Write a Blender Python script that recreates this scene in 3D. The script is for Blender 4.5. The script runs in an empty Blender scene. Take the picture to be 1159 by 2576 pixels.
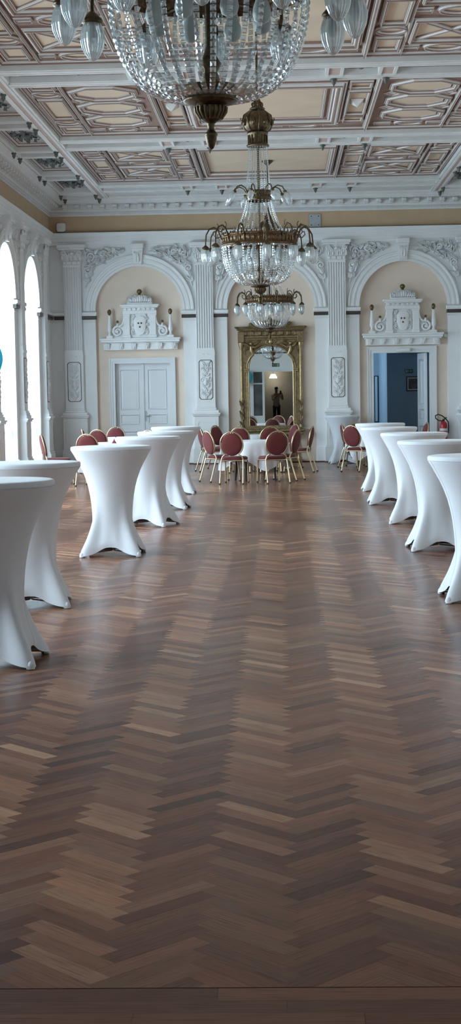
import bpy, math, random
from math import sin, cos, pi, sqrt, atan2, radians
from mathutils import Matrix, Vector

S = bpy.context.scene
COL = S.collection
rnd = random.Random(11)

# ------------------------------------------------------------------ materials
MATS = {}
def mat(name, col, rough=0.6, metal=0.0, spec=0.5, noise=None, bump=None, **kw):
    m = bpy.data.materials.new(name); m.use_nodes = True
    nt = m.node_tree; b = nt.nodes['Principled BSDF']
    b.inputs['Base Color'].default_value = (*col, 1)
    b.inputs['Roughness'].default_value = rough
    b.inputs['Metallic'].default_value = metal
    b.inputs['Specular IOR Level'].default_value = spec
    for k, v in kw.items():
        b.inputs[k.replace('_', ' ')].default_value = v
    tc = nt.nodes.new('ShaderNodeTexCoord')
    if noise:
        sc, amt = noise
        n = nt.nodes.new('ShaderNodeTexNoise'); n.inputs['Scale'].default_value = sc; n.inputs['Detail'].default_value = 4
        nt.links.new(tc.outputs['Object'], n.inputs['Vector'])
        r = nt.nodes.new('ShaderNodeValToRGB')
        r.color_ramp.elements[0].position = .3; r.color_ramp.elements[1].position = .7
        r.color_ramp.elements[0].color = (*[c * (1 - amt) for c in col], 1)
        r.color_ramp.elements[1].color = (*[min(1, c * (1 + amt)) for c in col], 1)
        nt.links.new(n.outputs['Fac'], r.inputs['Fac']); nt.links.new(r.outputs['Color'], b.inputs['Base Color'])
    if bump:
        sc, st = bump
        n = nt.nodes.new('ShaderNodeTexNoise'); n.inputs['Scale'].default_value = sc; n.inputs['Detail'].default_value = 5
        nt.links.new(tc.outputs['Object'], n.inputs['Vector'])
        bp = nt.nodes.new('ShaderNodeBump'); bp.inputs['Strength'].default_value = st; bp.inputs['Distance'].default_value = .01
        nt.links.new(n.outputs['Fac'], bp.inputs['Height']); nt.links.new(bp.outputs['Normal'], b.inputs['Normal'])
    MATS[name] = m
    return m

WHITE = mat('white_plaster', (.80, .81, .81), .55, noise=(2.0, .03), bump=(30, .08))
BEIGE = mat('beige_frieze', (.55, .395, .255), .8, noise=(3, .05))
CREAM = mat('niche_cream', (.78, .655, .545), .8, noise=(2, .04), bump=(40, .05))
DKMARB = mat('dark_marble', (.06, .045, .04), .35, noise=(30, .5))
LINE = mat('dark_paint_line', (.05, .045, .04), .6)
C_FIELD = mat('ceiling_cream', (.69, .555, .42), .8, noise=(2, .04))
C_BROWN = mat('ceiling_rose_brown', (.30, .20, .165), .75, noise=(6, .1))
C_WHITE = mat('ceiling_white', (.73, .735, .73), .65, noise=(5, .04))
C_PINK = mat('ceiling_pink', (.55, .42, .38), .7, noise=(4, .05))
C_GREY = mat('ceiling_grey', (.42, .42, .42), .7, noise=(5, .08))
C_GREEN = mat('grey_green_paint', (.13, .155, .145), .7, noise=(12, .2))
PENDANT = mat('pendant_green', (.10, .11, .10), .5, noise=(20, .3))
DOORW = mat('white_door_paint', (.74, .765, .78), .35, noise=(2, .02))
GILT = mat('gilt', (.235, .17, .092), .45, .7, noise=(18, .35), bump=(60, .25))
GILTW = mat('gilt_warm', (.38, .285, .15), .4, .75, noise=(18, .25))
BRONZE = mat('bronze', (.115, .085, .05), .34, .85, noise=(35, .45), bump=(70, .25))
DKBRONZE = mat('dark_bronze', (.05, .04, .03), .38, .8, noise=(35, .4))
GOLDBALL = mat('dull_gold', (.16, .11, .06), .4, .8, noise=(25, .3))
RED = mat('burgundy_fabric', (.135, .020, .021), .85, noise=(150, .25), bump=(300, .2), Sheen_Weight=.1)
FRAME = mat('gold_frame', (.60, .48, .31), .3, .9, noise=(8, .08))
RUBBER = mat('black_rubber', (.015, .015, .016), .7, noise=(30, .2))
SPANDEX = mat('white_spandex', (.69, .725, .78), .8, noise=(4, .012), bump=(400, .03), Sheen_Weight=.2)
SEAM = mat('grey_seam', (.55, .57, .60), .8, noise=(60, .05))
CLOTH = mat('white_cloth', (.80, .81, .83), .85, noise=(6, .02), bump=(200, .05))
STEEL = mat('brushed_steel', (.45, .46, .47), .35, .9, noise=(30, .15))
GREYP = mat('grey_plate', (.45, .49, .52), .4, .3, noise=(10, .06))
PLASTIC = mat('white_plastic', (.75, .75, .74), .45, noise=(5, .02))
BLACKM = mat('black_metal', (.02, .02, .022), .45, noise=(20, .2))
XRED = mat('extinguisher_red', (.42, .015, .03), .3, noise=(10, .1))
BLUEW = mat('corridor_skylight_tint', (.20, .285, .36), .8, noise=(3, .04))  # blue cast of skylight on white walls put into the colour
BLUEL = mat('corridor_lit_tint', (.42, .56, .66), .8, noise=(3, .03))  # same blue cast, paler: brighter light on this wall put into the colour
PICT = mat('dark_picture', (.07, .06, .055), .5, noise=(9, .8))
SIGNG = mat('sign_green', (.012, .07, .05), .5, noise=(20, .1))
SIGNW = mat('sign_white', (.35, .42, .40), .5, noise=(20, .05))
TURQ = mat('turquoise_rubber', (.015, .42, .62), .22, noise=(3, .05))
RIBBON = mat('white_ribbon', (.7, .75, .78), .4, noise=(30, .05))
CERAMIC = mat('frosted_bulb', (.62, .70, .70), .35, noise=(6, .05))
SKIN = mat('skin', (.42, .26, .19), .55, noise=(14, .08))
SHIRT = mat('pale_shirt', (.68, .66, .62), .8, noise=(20, .06))
TROUS = mat('dark_trousers', (.06, .06, .075), .85, noise=(20, .15))
HAIR = mat('dark_hair', (.02, .016, .013), .6, noise=(60, .4))
GROUND = mat('outside_ground', (.35, .36, .34), .9, noise=(1, .2))
NAPKIN = mat('dark_red_napkin', (.12, .012, .022), .85, noise=(60, .15))

def special(name, build):
    m = bpy.data.materials.new(name); m.use_nodes = True; nt = m.node_tree
    nt.nodes.clear(); out = nt.nodes.new('ShaderNodeOutputMaterial')
    nt.links.new(build(nt), out.inputs['Surface']); MATS[name] = m; return m
def N(nt, t, **kw):
    n = nt.nodes.new(t)
    for k, v in kw.items(): n.inputs[k].default_value = v
    return n
def clear_mix(tint, glossr, base, edge, milk=0.0):
    def b(nt):
        t = N(nt, 'ShaderNodeBsdfTransparent', Color=(*tint, 1)); g = N(nt, 'ShaderNodeBsdfGlossy', Color=(.95, .97, 1, 1), Roughness=glossr)
        lw = N(nt, 'ShaderNodeLayerWeight', Blend=.45)
        mr = nt.nodes.new('ShaderNodeMapRange'); mr.inputs['To Min'].default_value = base; mr.inputs['To Max'].default_value = edge
        nt.links.new(lw.outputs['Facing'], mr.inputs['Value'])
        mx = nt.nodes.new('ShaderNodeMixShader'); nt.links.new(mr.outputs['Result'], mx.inputs[0])
        nt.links.new(t.outputs[0], mx.inputs[1]); nt.links.new(g.outputs[0], mx.inputs[2])
        if not milk: return mx.outputs[0]
        d = N(nt, 'ShaderNodeBsdfTranslucent', Color=(.86, .93, .95, 1)); d2 = N(nt, 'ShaderNodeBsdfDiffuse', Color=(.86, .93, .95, 1))
        a = nt.nodes.new('ShaderNodeMixShader'); a.inputs[0].default_value = .5; nt.links.new(d.outputs[0], a.inputs[1]); nt.links.new(d2.outputs[0], a.inputs[2])
        m2 = nt.nodes.new('ShaderNodeMixShader'); m2.inputs[0].default_value = milk; nt.links.new(mx.outputs[0], m2.inputs[1]); nt.links.new(a.outputs[0], m2.inputs[2])
        return m2.outputs[0]
    return b
PANE = special('window_pane', clear_mix((.97, .985, 1), .02, .03, .3))
CRYSTAL = special('cut_crystal', clear_mix((.86, .91, .92), .05, .28, .85, .10))
def gl_shade(nt):
    # clear cut-glass lamp shade with vertical ribs
    t = N(nt, 'ShaderNodeBsdfTransparent', Color=(.88, .92, .93, 1)); g = N(nt, 'ShaderNodeBsdfGlossy', Color=(.95, .98, 1, 1), Roughness=.12)
    d = N(nt, 'ShaderNodeBsdfTranslucent', Color=(.85, .9, .92, 1)); d2 = N(nt, 'ShaderNodeBsdfDiffuse', Color=(.8, .86, .88, 1))
    lw = N(nt, 'ShaderNodeLayerWeight', Blend=.4)
    a = nt.nodes.new('ShaderNodeMixShader'); a.inputs[0].default_value = .5
    nt.links.new(d.outputs[0], a.inputs[1]); nt.links.new(d2.outputs[0], a.inputs[2])
    b2 = nt.nodes.new('ShaderNodeMixShader'); b2.inputs[0].default_value = .45
    nt.links.new(t.outputs[0], b2.inputs[1]); nt.links.new(a.outputs[0], b2.inputs[2])
    c = nt.nodes.new('ShaderNodeMixShader'); mr = nt.nodes.new('ShaderNodeMapRange')
    mr.inputs['To Min'].default_value = .12; mr.inputs['To Max'].default_value = .75
    nt.links.new(lw.outputs['Facing'], mr.inputs['Value']); nt.links.new(mr.outputs['Result'], c.inputs[0])
    nt.links.new(b2.outputs[0], c.inputs[1]); nt.links.new(g.outputs[0], c.inputs[2]); return c.outputs[0]
SHADE = special('ribbed_glass', gl_shade)
def sheer(nt):
    t = N(nt, 'ShaderNodeBsdfTransparent', Color=(.95, .975, 1, 1)); tr = N(nt, 'ShaderNodeBsdfTranslucent', Color=(.9, .94, .97, 1))
    df = N(nt, 'ShaderNodeBsdfDiffuse', Color=(.85, .88, .9, 1))
    a = nt.nodes.new('ShaderNodeMixShader'); a.inputs[0].default_value = .4
    nt.links.new(tr.outputs[0], a.inputs[1]); nt.links.new(df.outputs[0], a.inputs[2])
    lw = N(nt, 'ShaderNodeLayerWeight', Blend=.5); mr = nt.nodes.new('ShaderNodeMapRange')
    mr.inputs['To Min'].default_value = .25; mr.inputs['To Max'].default_value = .55
    nt.links.new(lw.outputs['Facing'], mr.inputs['Value'])
    mx = nt.nodes.new('ShaderNodeMixShader'); nt.links.new(mr.outputs['Result'], mx.inputs[0])
    nt.links.new(t.outputs[0], mx.inputs[1]); nt.links.new(a.outputs[0], mx.inputs[2]); return mx.outputs[0]
SHEER = special('sheer_curtain_fabric', sheer)
def mirr(nt):
    g = N(nt, 'ShaderNodeBsdfGlossy', Color=(.80, .86, .87, 1), Roughness=.006); return g.outputs[0]
MIRROR = special('mirror_glass', mirr)

def wood_floor():
    m = bpy.data.materials.new('parquet_oak'); m.use_nodes = True; nt = m.node_tree; b = nt.nodes['Principled BSDF']
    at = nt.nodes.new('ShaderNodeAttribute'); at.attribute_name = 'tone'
    uv = nt.nodes.new('ShaderNodeUVMap'); uv.uv_map = 'UVMap'
    mp = nt.nodes.new('ShaderNodeMapping'); mp.inputs['Scale'].default_value = (4, 60, 1)
    nt.links.new(uv.outputs[0], mp.inputs[0])
    n = N(nt, 'ShaderNodeTexNoise', Scale=1.0, Detail=6.0, Roughness=.62); nt.links.new(mp.outputs[0], n.inputs['Vector'])
    mp2 = nt.nodes.new('ShaderNodeMapping'); mp2.inputs['Scale'].default_value = (14, 30, 1)
    nt.links.new(uv.outputs[0], mp2.inputs[0])
    n2 = N(nt, 'ShaderNodeTexNoise', Scale=1.0, Detail=3.0); nt.links.new(mp2.outputs[0], n2.inputs['Vector'])
    ramp = nt.nodes.new('ShaderNodeValToRGB'); e = ramp.color_ramp.elements
    e[0].position = 0; e[0].color = (.074, .033, .022, 1); e[1].position = 1; e[1].color = (.52, .315, .205, 1)
    for p, c in ((.3, (.142, .067, .047, 1)), (.55, (.232, .119, .080, 1)), (.8, (.345, .193, .125, 1))):
        x = e.new(p); x.color = c
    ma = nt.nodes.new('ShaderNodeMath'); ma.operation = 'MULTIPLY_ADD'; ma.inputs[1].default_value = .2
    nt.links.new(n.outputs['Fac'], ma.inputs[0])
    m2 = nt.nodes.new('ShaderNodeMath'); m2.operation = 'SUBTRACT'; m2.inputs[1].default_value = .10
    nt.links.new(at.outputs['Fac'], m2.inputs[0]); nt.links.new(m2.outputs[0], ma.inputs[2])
    m3 = nt.nodes.new('ShaderNodeMath'); m3.operation = 'MULTIPLY_ADD'; m3.inputs[1].default_value = .14
    nt.links.new(n2.outputs['Fac'], m3.inputs[0])
    m4 = nt.nodes.new('ShaderNodeMath'); m4.operation = 'SUBTRACT'; m4.inputs[1].default_value = .07
    nt.links.new(ma.outputs[0], m4.inputs[0]); nt.links.new(m4.outputs[0], m3.inputs[2])
    nt.links.new(m3.outputs[0], ramp.inputs['Fac'])
    ah = nt.nodes.new('ShaderNodeAttribute'); ah.attribute_name = 'hue'
    tint = nt.nodes.new('ShaderNodeMix'); tint.data_type = 'RGBA'; tint.inputs[6].default_value = (.96, 1.0, .98, 1); tint.inputs[7].default_value = (1.16, .92, .82, 1)
    nt.links.new(ah.outputs['Fac'], tint.inputs[0])
    mul = nt.nodes.new('ShaderNodeMix'); mul.data_type = 'RGBA'; mul.blend_type = 'MULTIPLY'; mul.inputs[0].default_value = 1
    nt.links.new(ramp.outputs['Color'], mul.inputs[6]); nt.links.new(tint.outputs[2], mul.inputs[7])
    mp3 = nt.nodes.new('ShaderNodeMapping'); mp3.inputs['Scale'].default_value = (5, 150, 1); nt.links.new(uv.outputs[0], mp3.inputs[0])
    n3 = N(nt, 'ShaderNodeTexNoise', Scale=1.0, Detail=2.0); nt.links.new(mp3.outputs[0], n3.inputs['Vector'])
    r3 = nt.nodes.new('ShaderNodeValToRGB'); r3.color_ramp.elements[0].position = .28; r3.color_ramp.elements[0].color = (.62, .58, .55, 1); r3.color_ramp.elements[1].position = .5; r3.color_ramp.elements[1].color = (1, 1, 1, 1)
    nt.links.new(n3.outputs['Fac'], r3.inputs['Fac'])
    mul2 = nt.nodes.new('ShaderNodeMix'); mul2.data_type = 'RGBA'; mul2.blend_type = 'MULTIPLY'; mul2.inputs[0].default_value = 1
    nt.links.new(mul.outputs[2], mul2.inputs[6]); nt.links.new(r3.outputs['Color'], mul2.inputs[7]); nt.links.new(mul2.outputs[2], b.inputs['Base Color'])
    rr = nt.nodes.new('ShaderNodeMapRange'); rr.inputs['To Min'].default_value = .18; rr.inputs['To Max'].default_value = .30
    nt.links.new(n.outputs['Fac'], rr.inputs['Value']); nt.links.new(rr.outputs['Result'], b.inputs['Roughness'])
    bp = nt.nodes.new('ShaderNodeBump'); bp.inputs['Strength'].default_value = .12; bp.inputs['Distance'].default_value = .002
    nt.links.new(n.outputs['Fac'], bp.inputs['Height']); nt.links.new(bp.outputs['Normal'], b.inputs['Normal'])
    b.inputs['Specular IOR Level'].default_value = .13
    return m
PARQ = wood_floor()
GAP = mat('dark_joint', (.02, .013, .01), .8, noise=(40, .2))

# ------------------------------------------------------------------ mesh builder
class MB:
    def __init__(s): s.v = []; s.f = []; s.m = []; s.s = []
    def add(s, vs, fs, m=0, sm=False):
        o = len(s.v); s.v += [tuple(p) for p in vs]
        for f in fs: s.f.append([i + o for i in f]); s.m.append(m); s.s.append(sm)
        return s
    def box(s, x0, x1, y0, y1, z0, z1, m=0):
        return s.add([(x0,y0,z0),(x1,y0,z0),(x1,y1,z0),(x0,y1,z0),(x0,y0,z1),(x1,y0,z1),(x1,y1,z1),(x0,y1,z1)],
              [(3,2,1,0),(4,5,6,7),(0,1,5,4),(1,2,6,5),(2,3,7,6),(3,0,4,7)], m)
    def cbox(s, x0, x1, y0, y1, z0, z1, c=.006, m=0):
        # box with chamfered room-side edges (towards -y)
        a = [(x0,y1,z0),(x1,y1,z0),(x1,y1,z1),(x0,y1,z1)]
        b_ = [(x0,y0+c,z0),(x1,y0+c,z0),(x1,y0+c,z1),(x0,y0+c,z1)]
        d = [(x0+c,y0,z0+c),(x1-c,y0,z0+c),(x1-c,y0,z1-c),(x0+c,y0,z1-c)]
        fs = [(0,1,2,3)]
        for i in range(4):
            j = (i+1) % 4; fs += [(i,4+i,4+j,j),(4+i,8+i,8+j,4+j)]
        fs.append((11,10,9,8)); return s.add(a+b_+d, fs, m)
    def grid(s, rows, m=0, closed=False, sm=True):
        n = len(rows[0]); vs = [p for r in rows for p in r]; fs = []
        for i in range(len(rows)-1):
            for j in range(n if closed else n-1):
                k = (j+1) % n; fs.append((i*n+j, i*n+k, (i+1)*n+k, (i+1)*n+j))
        return s.add(vs, fs, m, sm)
    def lathe(s, prof, seg=24, c=(0,0,0), m=0, cap=True, ax='z', sm=True):
        rows = []
        for r, z in prof:
            row = []
            for i in range(seg):
                a = 2*pi*i/seg; p = (r*cos(a), r*sin(a), z)
                if ax == 'y': p = (r*cos(a), -z, r*sin(a))
                if ax == 'x': p = (z, r*cos(a), r*sin(a))
                row.append((p[0]+c[0], p[1]+c[1], p[2]+c[2]))
            rows.append(row)
        s.grid(rows, m, True, sm)
        if cap:
            o = len(s.v); s.v += rows[0] + rows[-1]
            s.f.append([o+i for i in range(seg)][::-1]); s.m.append(m); s.s.append(False)
            s.f.append([o+seg+i for i in range(seg)]); s.m.append(m); s.s.append(False)
        return s
    def ball(s, c, r, seg=14, rings=8, m=0, sc=(1,1,1)):
        rows = []
        for i in range(rings+1):
            t = pi*i/rings
            rows.append([(c[0]+sc[0]*max(1e-4,sin(t))*r*cos(2*pi*j/seg), c[1]+sc[1]*max(1e-4,sin(t))*r*sin(2*pi*j/seg), c[2]-sc[2]*r*cos(t)) for j in range(seg)])
        return s.grid(rows, m, True, True)
    def tube(s, pts, r, seg=8, m=0, closed=False, cap=True):
        P = [Vector(p) for p in pts]; n = len(P); R = r if isinstance(r, (list, tuple)) else [r]*n; rows = []; up = None
        for i in range(n):
            if closed: d = P[(i+1) % n]-P[i-1]
            else: d = P[min(i+1,n-1)]-P[max(i-1,0)]
            d.normalize()
            if up is None:
                up = Vector((0,0,1)) if abs(d.z) < .9 else Vector((1,0,0))
            a = d.cross(up)
            if a.length < 1e-5: a = d.cross(Vector((.3,.8,.5)))
            a.normalize(); b = a.cross(d); up = b
            rows.append([tuple(P[i]+R[i]*(cos(2*pi*k/seg)*a+sin(2*pi*k/seg)*b)) for k in range(seg)])
        if closed: rows.append(rows[0])
        s.grid(rows, m, True, True)
        if cap and not closed:
            o = len(s.v); s.v += rows[0]+rows[-1]
            s.f.append([o+i for i in range(seg)]); s.m.append(m); s.s.append(False)
            s.f.append([o+seg+i for i in range(seg)][::-1]); s.m.append(m); s.s.append(False)
        return s
    def extrude(s, prof, p0, p1, xd, m=0, mats=None):
        # prof: list of (a,z); a along horizontal dir xd; swept from p0 to p1
        A = [(p0[0]+xd[0]*a, p0[1]+xd[1]*a, z) for a, z in prof]; B = [(p1[0]+xd[0]*a, p1[1]+xd[1]*a, z) for a, z in prof]
        n = len(prof)
        for i in range(n-1):
            s.add([A[i],B[i],B[i+1],A[i+1]], [(0,1,2,3)], mats[i] if mats else m)
        return s
    def build(s, name, mats, parent=None, loc=None, rotz=0):
        me = bpy.data.meshes.new(name); me.from_pydata(s.v, [], s.f)
        mats = mats if isinstance(mats, (list, tuple)) else [mats]
        for mm in mats: me.materials.append(mm)
        me.polygons.foreach_set('material_index', s.m); me.polygons.foreach_set('use_smooth', s.s)
        me.update()
        return link(name, me, parent, loc, rotz)
def link(name, me, parent=None, loc=None, rotz=0):
    o = bpy.data.objects.new(name, me); COL.objects.link(o)
    if parent is not None: o.parent = parent
    if loc: o.location = loc
    if rotz: o.rotation_euler = (0,0,rotz)
    return o
def tag(o, label=None, cat=None, group=None, kind=None):
    if label: o['label'] = label
    if cat: o['category'] = cat
    if group: o['group'] = group
    if kind: o['kind'] = kind
    return o
def thing(name, label, cat, loc=(0,0,0), rotz=0, group=None):
    o = bpy.data.objects.new(name, None); COL.objects.link(o); o.empty_display_size = .1
    o.location = loc; o.rotation_euler = (0,0,rotz); return tag(o, label, cat, group)
KIDS = {}
def dup(root, loc, rotz, label):
    def cp(o, par):
        c = o.copy(); COL.objects.link(c)
        if par is not None: c.parent = par
        for ch in o.children: cp(ch, c)
        return c
    r = cp(root, None); r.location = loc; r.rotation_euler = (0,0,rotz); r['label'] = label; return r
def cptree(o, par, loc=None, rotz=None):
    c = o.copy(); COL.objects.link(c); c.parent = par
    if loc is not None: c.location = loc
    if rotz is not None: c.rotation_euler = (0,0,rotz)
    for ch in o.children: cptree(ch, c)
    return c

# ------------------------------------------------------------------ dimensions
XL, XR, YB, YF, YL = -5.40, 5.00, 36.50, 3.30, -1.60
XC = -.20
BAY = 3.11; AR = 1.035; SPR = 3.65; HB = BAY/2
ZT = 6.40

# ------------------------------------------------------------------ floor
def floor():
    w = .0738; n = 5; h = w*.5; g = .0004
    V = []; F = []; tone = []; hue = []; uvs = []
    r = random.Random(5)
    sx, sy = .035, .012
    s2 = sqrt(.5); Y0, Y1 = 4.005, YB+.06
    def clip(poly, axis, lim, keep_gt):
        out = []
        for i in range(len(poly)):
            a, b = poly[i], poly[(i+1) % len(poly)]
            ia = (a[axis] > lim) == keep_gt; ib = (b[axis] > lim) == keep_gt
            if ia: out.append(a)
            if ia != ib:
                t = (lim-a[axis])/(b[axis]-a[axis]); out.append(tuple(a[k]+t*(b[k]-a[k]) for k in range(4)))
        return out
    def plank(p0, p1, q0, q1, along_p):
        cs = [(p0+g,q0+g),(p1-g,q0+g),(p1-g,q1-g),(p0+g,q1-g)]
        u0 = r.random()*40; v0 = r.random()*40; poly = []
        for p, q in cs:
            x = (p-q)*s2+sx; y = (p+q)*s2+sy
            uu, vv = (p-p0, q-q0) if along_p else (q-q0, p-p0)
            poly.append((x, y, uu+u0, vv+v0))
        if all(c[0] < XL-.02 for c in poly) or all(c[0] > XR+.02 for c in poly): return
        if all(c[1] < Y0 for c in poly) or all(c[1] > Y1 for c in poly): return
        poly = clip(poly, 1, Y0, True)
        if len(poly) < 3: return
        o = len(V); V.extend([(c[0],c[1],0.0) for c in poly]); F.append(list(range(o,o+len(poly))))
        cx = sum(c[0] for c in poly)/len(poly); cy = sum(c[1] for c in poly)/len(poly)
        blotch = .10*sin(cx*2.3+1.7*sin(cy*.9))+.07*sin(cy*2.1+cx*3.1)
        t = min(.98, max(.02, r.gauss(.50, .13)+blotch+(.095 if not along_p else -.095)))  # one plank direction lighter: sheen of window light painted into the tone
        if r.random() < .07: t = min(.98, t+.20)
        tone.append(t); hue.append(min(1, max(0, r.gauss(.42, .2)+.16*sin(cx*1.7-cy*.8)))); uvs.append([(c[2],c[3]) for c in poly])
    lo = int((XL-1)/w)-4
    rng = int(60/w)
    for j in range(-120, 620):
        # horizontal planks start at i = j mod 2n
        for k in range(-16, 17):
            i = j + 2*n*k
            y = (i+j)*w*s2
            if y < Y0-1 or y > Y1+1: continue
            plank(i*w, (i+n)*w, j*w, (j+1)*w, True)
    for i in range(-120, 620):
        for k in range(-16, 17):
            j = i+1+2*n*k
            y = (i+j)*w*s2
            if y < Y0-1 or y > Y1+1: continue
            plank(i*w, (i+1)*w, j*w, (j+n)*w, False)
    # straight border boards laid across the room, in front of the herringbone
    y = Y0-.004; row = 0
    while y > YL:
        y0 = y-.083; x = XL-.3*r.random()
        while x < XR:
            L = .55+.35*r.random(); x1 = min(XR, x+L); xa = max(XL, x)
            if x1 > xa+.01:
                o = len(V); V.extend([(xa+g,y0+g,0),(x1-g,y0+g,0),(x1-g,y-g,0),(xa+g,y-g,0)]); F.append([o,o+1,o+2,o+3])
                u0 = r.random()*40; v0 = r.random()*40
                tone.append(min(.9, max(.05, r.gauss(.40,.1)))); hue.append(r.uniform(.3,.8)); uvs.append([(u0,v0),(u0+x1-xa,v0),(u0+x1-xa,v0+.083),(u0,v0+.083)])
            x = x1
            if x >= XR: break
        y = y0
    me = bpy.data.meshes.new('floor'); me.from_pydata(V, [], F); me.materials.append(PARQ)
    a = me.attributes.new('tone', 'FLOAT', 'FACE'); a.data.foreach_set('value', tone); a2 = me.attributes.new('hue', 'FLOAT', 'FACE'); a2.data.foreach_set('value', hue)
    ul = me.uv_layers.new(name='UVMap'); flat = [c for f in uvs for uv in f for c in uv]; ul.data.foreach_set('uv', flat)
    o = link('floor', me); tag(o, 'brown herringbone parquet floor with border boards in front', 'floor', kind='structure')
    b = MB(); b.box(XL-.3, XR+.3, YL-.3, YB+6.5, -.12, -.003); b.build('subfloor', GAP, o)
    return o
floor()

# ------------------------------------------------------------------ wall bays (local: x along wall, -y towards the room, z up)
def arch_wall(mb, u0, u1, z0, z1, openings, thick=.0, rev=.14, m=0, mrev=0):
    """flat wall at y=0 with arched openings (centre, half width, spring, bottom); reveals go to y=rev"""
    us = u0
    for (c, hw, sp, zb) in sorted(openings):
        mb.add([(us,0,z0),(c-hw,0,z0),(c-hw,0,z1),(us,0,z1)], [(0,1,2,3)], m)
        n = 28; arc = [(c-hw*cos(pi*i/n), sp+hw*sin(pi*i/n)) for i in range(n+1)]
        for i in range(n):
            a, b = arc[i], arc[i+1]
            mb.add([(a[0],0,a[1]),(b[0],0,b[1]),(b[0],0,z1),(a[0],0,z1)], [(0,1,2,3)], m)
        path = [(c-hw, zb)]+arc+[(c+hw, zb)]
        for i in range(len(path)-1):
            a, b = path[i], path[i+1]
            mb.add([(a[0],0,a[1]),(a[0],rev,a[1]),(b[0],rev,b[1]),(b[0],0,b[1])], [(0,1,2,3)], mrev)
        if zb > z0: mb.add([(c-hw,0,z0),(c+hw,0,z0),(c+hw,0,zb),(c-hw,0,zb)], [(0,1,2,3)], m)
        us = c+hw
    mb.add([(us,0,z0),(u1,0,z0),(u1,0,z1),(us,0,z1)], [(0,1,2,3)], m)

def leaf(mb, u, z, ang, L, W, H, y0=0.0, m=0, curl=.4):
    d = (cos(ang), sin(ang)); p = (-d[1], d[0]); rows = []
    K = 5
    for i in range(K+1):
        t = i/K; wd = W*sin(pi*min(1,.12+.88*t))**.7*(1-.25*t)*.5 if i < K else W*.06
        bend = curl*L*t*t
        cu, cz = u+d[0]*L*t+p[0]*bend*.5, z+d[1]*L*t+p[1]*bend*.5
        hh = H*(.35+.65*sin(pi*(.15+.7*t)))
        rows.append([(cu-p[0]*wd, y0, cz-p[1]*wd), (cu-p[0]*wd*.6, y0-hh, cz-p[1]*wd*.6), (cu, y0-hh*.62, cz),
                     (cu+p[0]*wd*.6, y0-hh, cz+p[1]*wd*.6), (cu+p[0]*wd, y0, cz+p[1]*wd)])
    mb.grid(rows, m, False, False)
def scroll(mb, u, z, R, turns, a0, dirn, r, y=-.02, m=0, tail=None):
    n = int(12*turns); pts = []
    for i in range(n+1):
        t = i/n; a = a0+dirn*2*pi*turns*t; rr = R*(1-.85*t); pts.append((u+rr*cos(a), y-.01*t, z+rr*sin(a)))
    if tail: pts = [(p[0], y, p[1]) for p in tail]+pts
    mb.tube(pts, [r*(1-.35*i/len(pts)) for i in range(len(pts))], 6, m)
    mb.ball((u, y-.008, z), R*.22, 8, 6, m)

# --- protos of the bay decoration, built once, then copied to every bay
wall_back = MB(); arch_wall(wall_back, XL-.2, XR+.2, 0, ZT, [(XC-BAY, AR, SPR, 0), (XC, AR, SPR, 0), (XC+BAY, AR, SPR, 0)], rev=.13)
wall_back = tag(wall_back.build('wall_back', WHITE, loc=(0,YB,0)), 'white stucco end wall with three arches and fluted pilasters', 'wall', kind='structure')
nwin = 10; nopen = 9
LW0 = 33.50
lw = MB(); arch_wall(lw, YF-.1, YB+.1, 0, ZT, [(LW0-BAY*k, AR, SPR, .0) for k in range(nopen)], rev=.32)
wall_left = tag(lw.build('wall_left', WHITE, loc=(XL,0,0), rotz=pi/2), 'white stucco wall of tall arched windows', 'wall', kind='structure')
rw = MB(); arch_wall(rw, -YB-.1, -YF+.1, 0, ZT, [(-(LW0-BAY*k), AR, SPR, .0) for k in range(nwin)][::-1], rev=.13)
for k in range(nwin):
    rw.add([(-(LW0-BAY*k)-AR-.02,.13,0),(-(LW0-BAY*k)+AR+.02,.13,0),(-(LW0-BAY*k)+AR+.02,.13,4.8),(-(LW0-BAY*k)-AR-.02,.13,4.8)], [(0,1,2,3)], 1)
wall_right = tag(rw.build('wall_right', [WHITE, CREAM], loc=(XR,0,0), rotz=-pi/2), 'white stucco wall with blind arches, right of the hall', 'wall', kind='structure')
wf = MB(); wf.box(XL-.2, -1.32, YF-.15, YF, 0, ZT); wf.box(.66, XR+.2, YF-.15, YF, 0, ZT); wf.box(-1.32, .66, YF-.15, YF, 2.58, ZT)
wall_front = tag(wf.build('wall_front', WHITE), 'plain white wall behind the viewer, seen in the mirror', 'wall', kind='structure')

def chamf(w, h, c):  # octagonal outline of a panel
    return [(-w+c,-h),(w-c,-h),(w,-h+c),(w,h-c),(w-c,h),(-w+c,h),(-w,h-c),(-w,-h+c)]
def ring2d(mb, out, inn, y0, y1, m, cu=0, cz=0):
    n = len(out)
    for i in range(n):
        j = (i+1) % n; a, b, c, d = out[i], out[j], inn[j], inn[i]
        mb.add([(a[0]+cu,y1,a[1]+cz),(b[0]+cu,y1,b[1]+cz),(c[0]+cu,y1,c[1]+cz),(d[0]+cu,y1,d[1]+cz)], [(0,1,2,3)], m)
        mb.add([(a[0]+cu,y0,a[1]+cz),(b[0]+cu,y0,b[1]+cz),(b[0]+cu,y1,b[1]+cz),(a[0]+cu,y1,a[1]+cz)], [(0,1,2,3)], m)
        mb.add([(c[0]+cu,y0,c[1]+cz),(d[0]+cu,y0,d[1]+cz),(d[0]+cu,y1,d[1]+cz),(c[0]+cu,y1,c[1]+cz)], [(0,1,2,3)], m)

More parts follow.
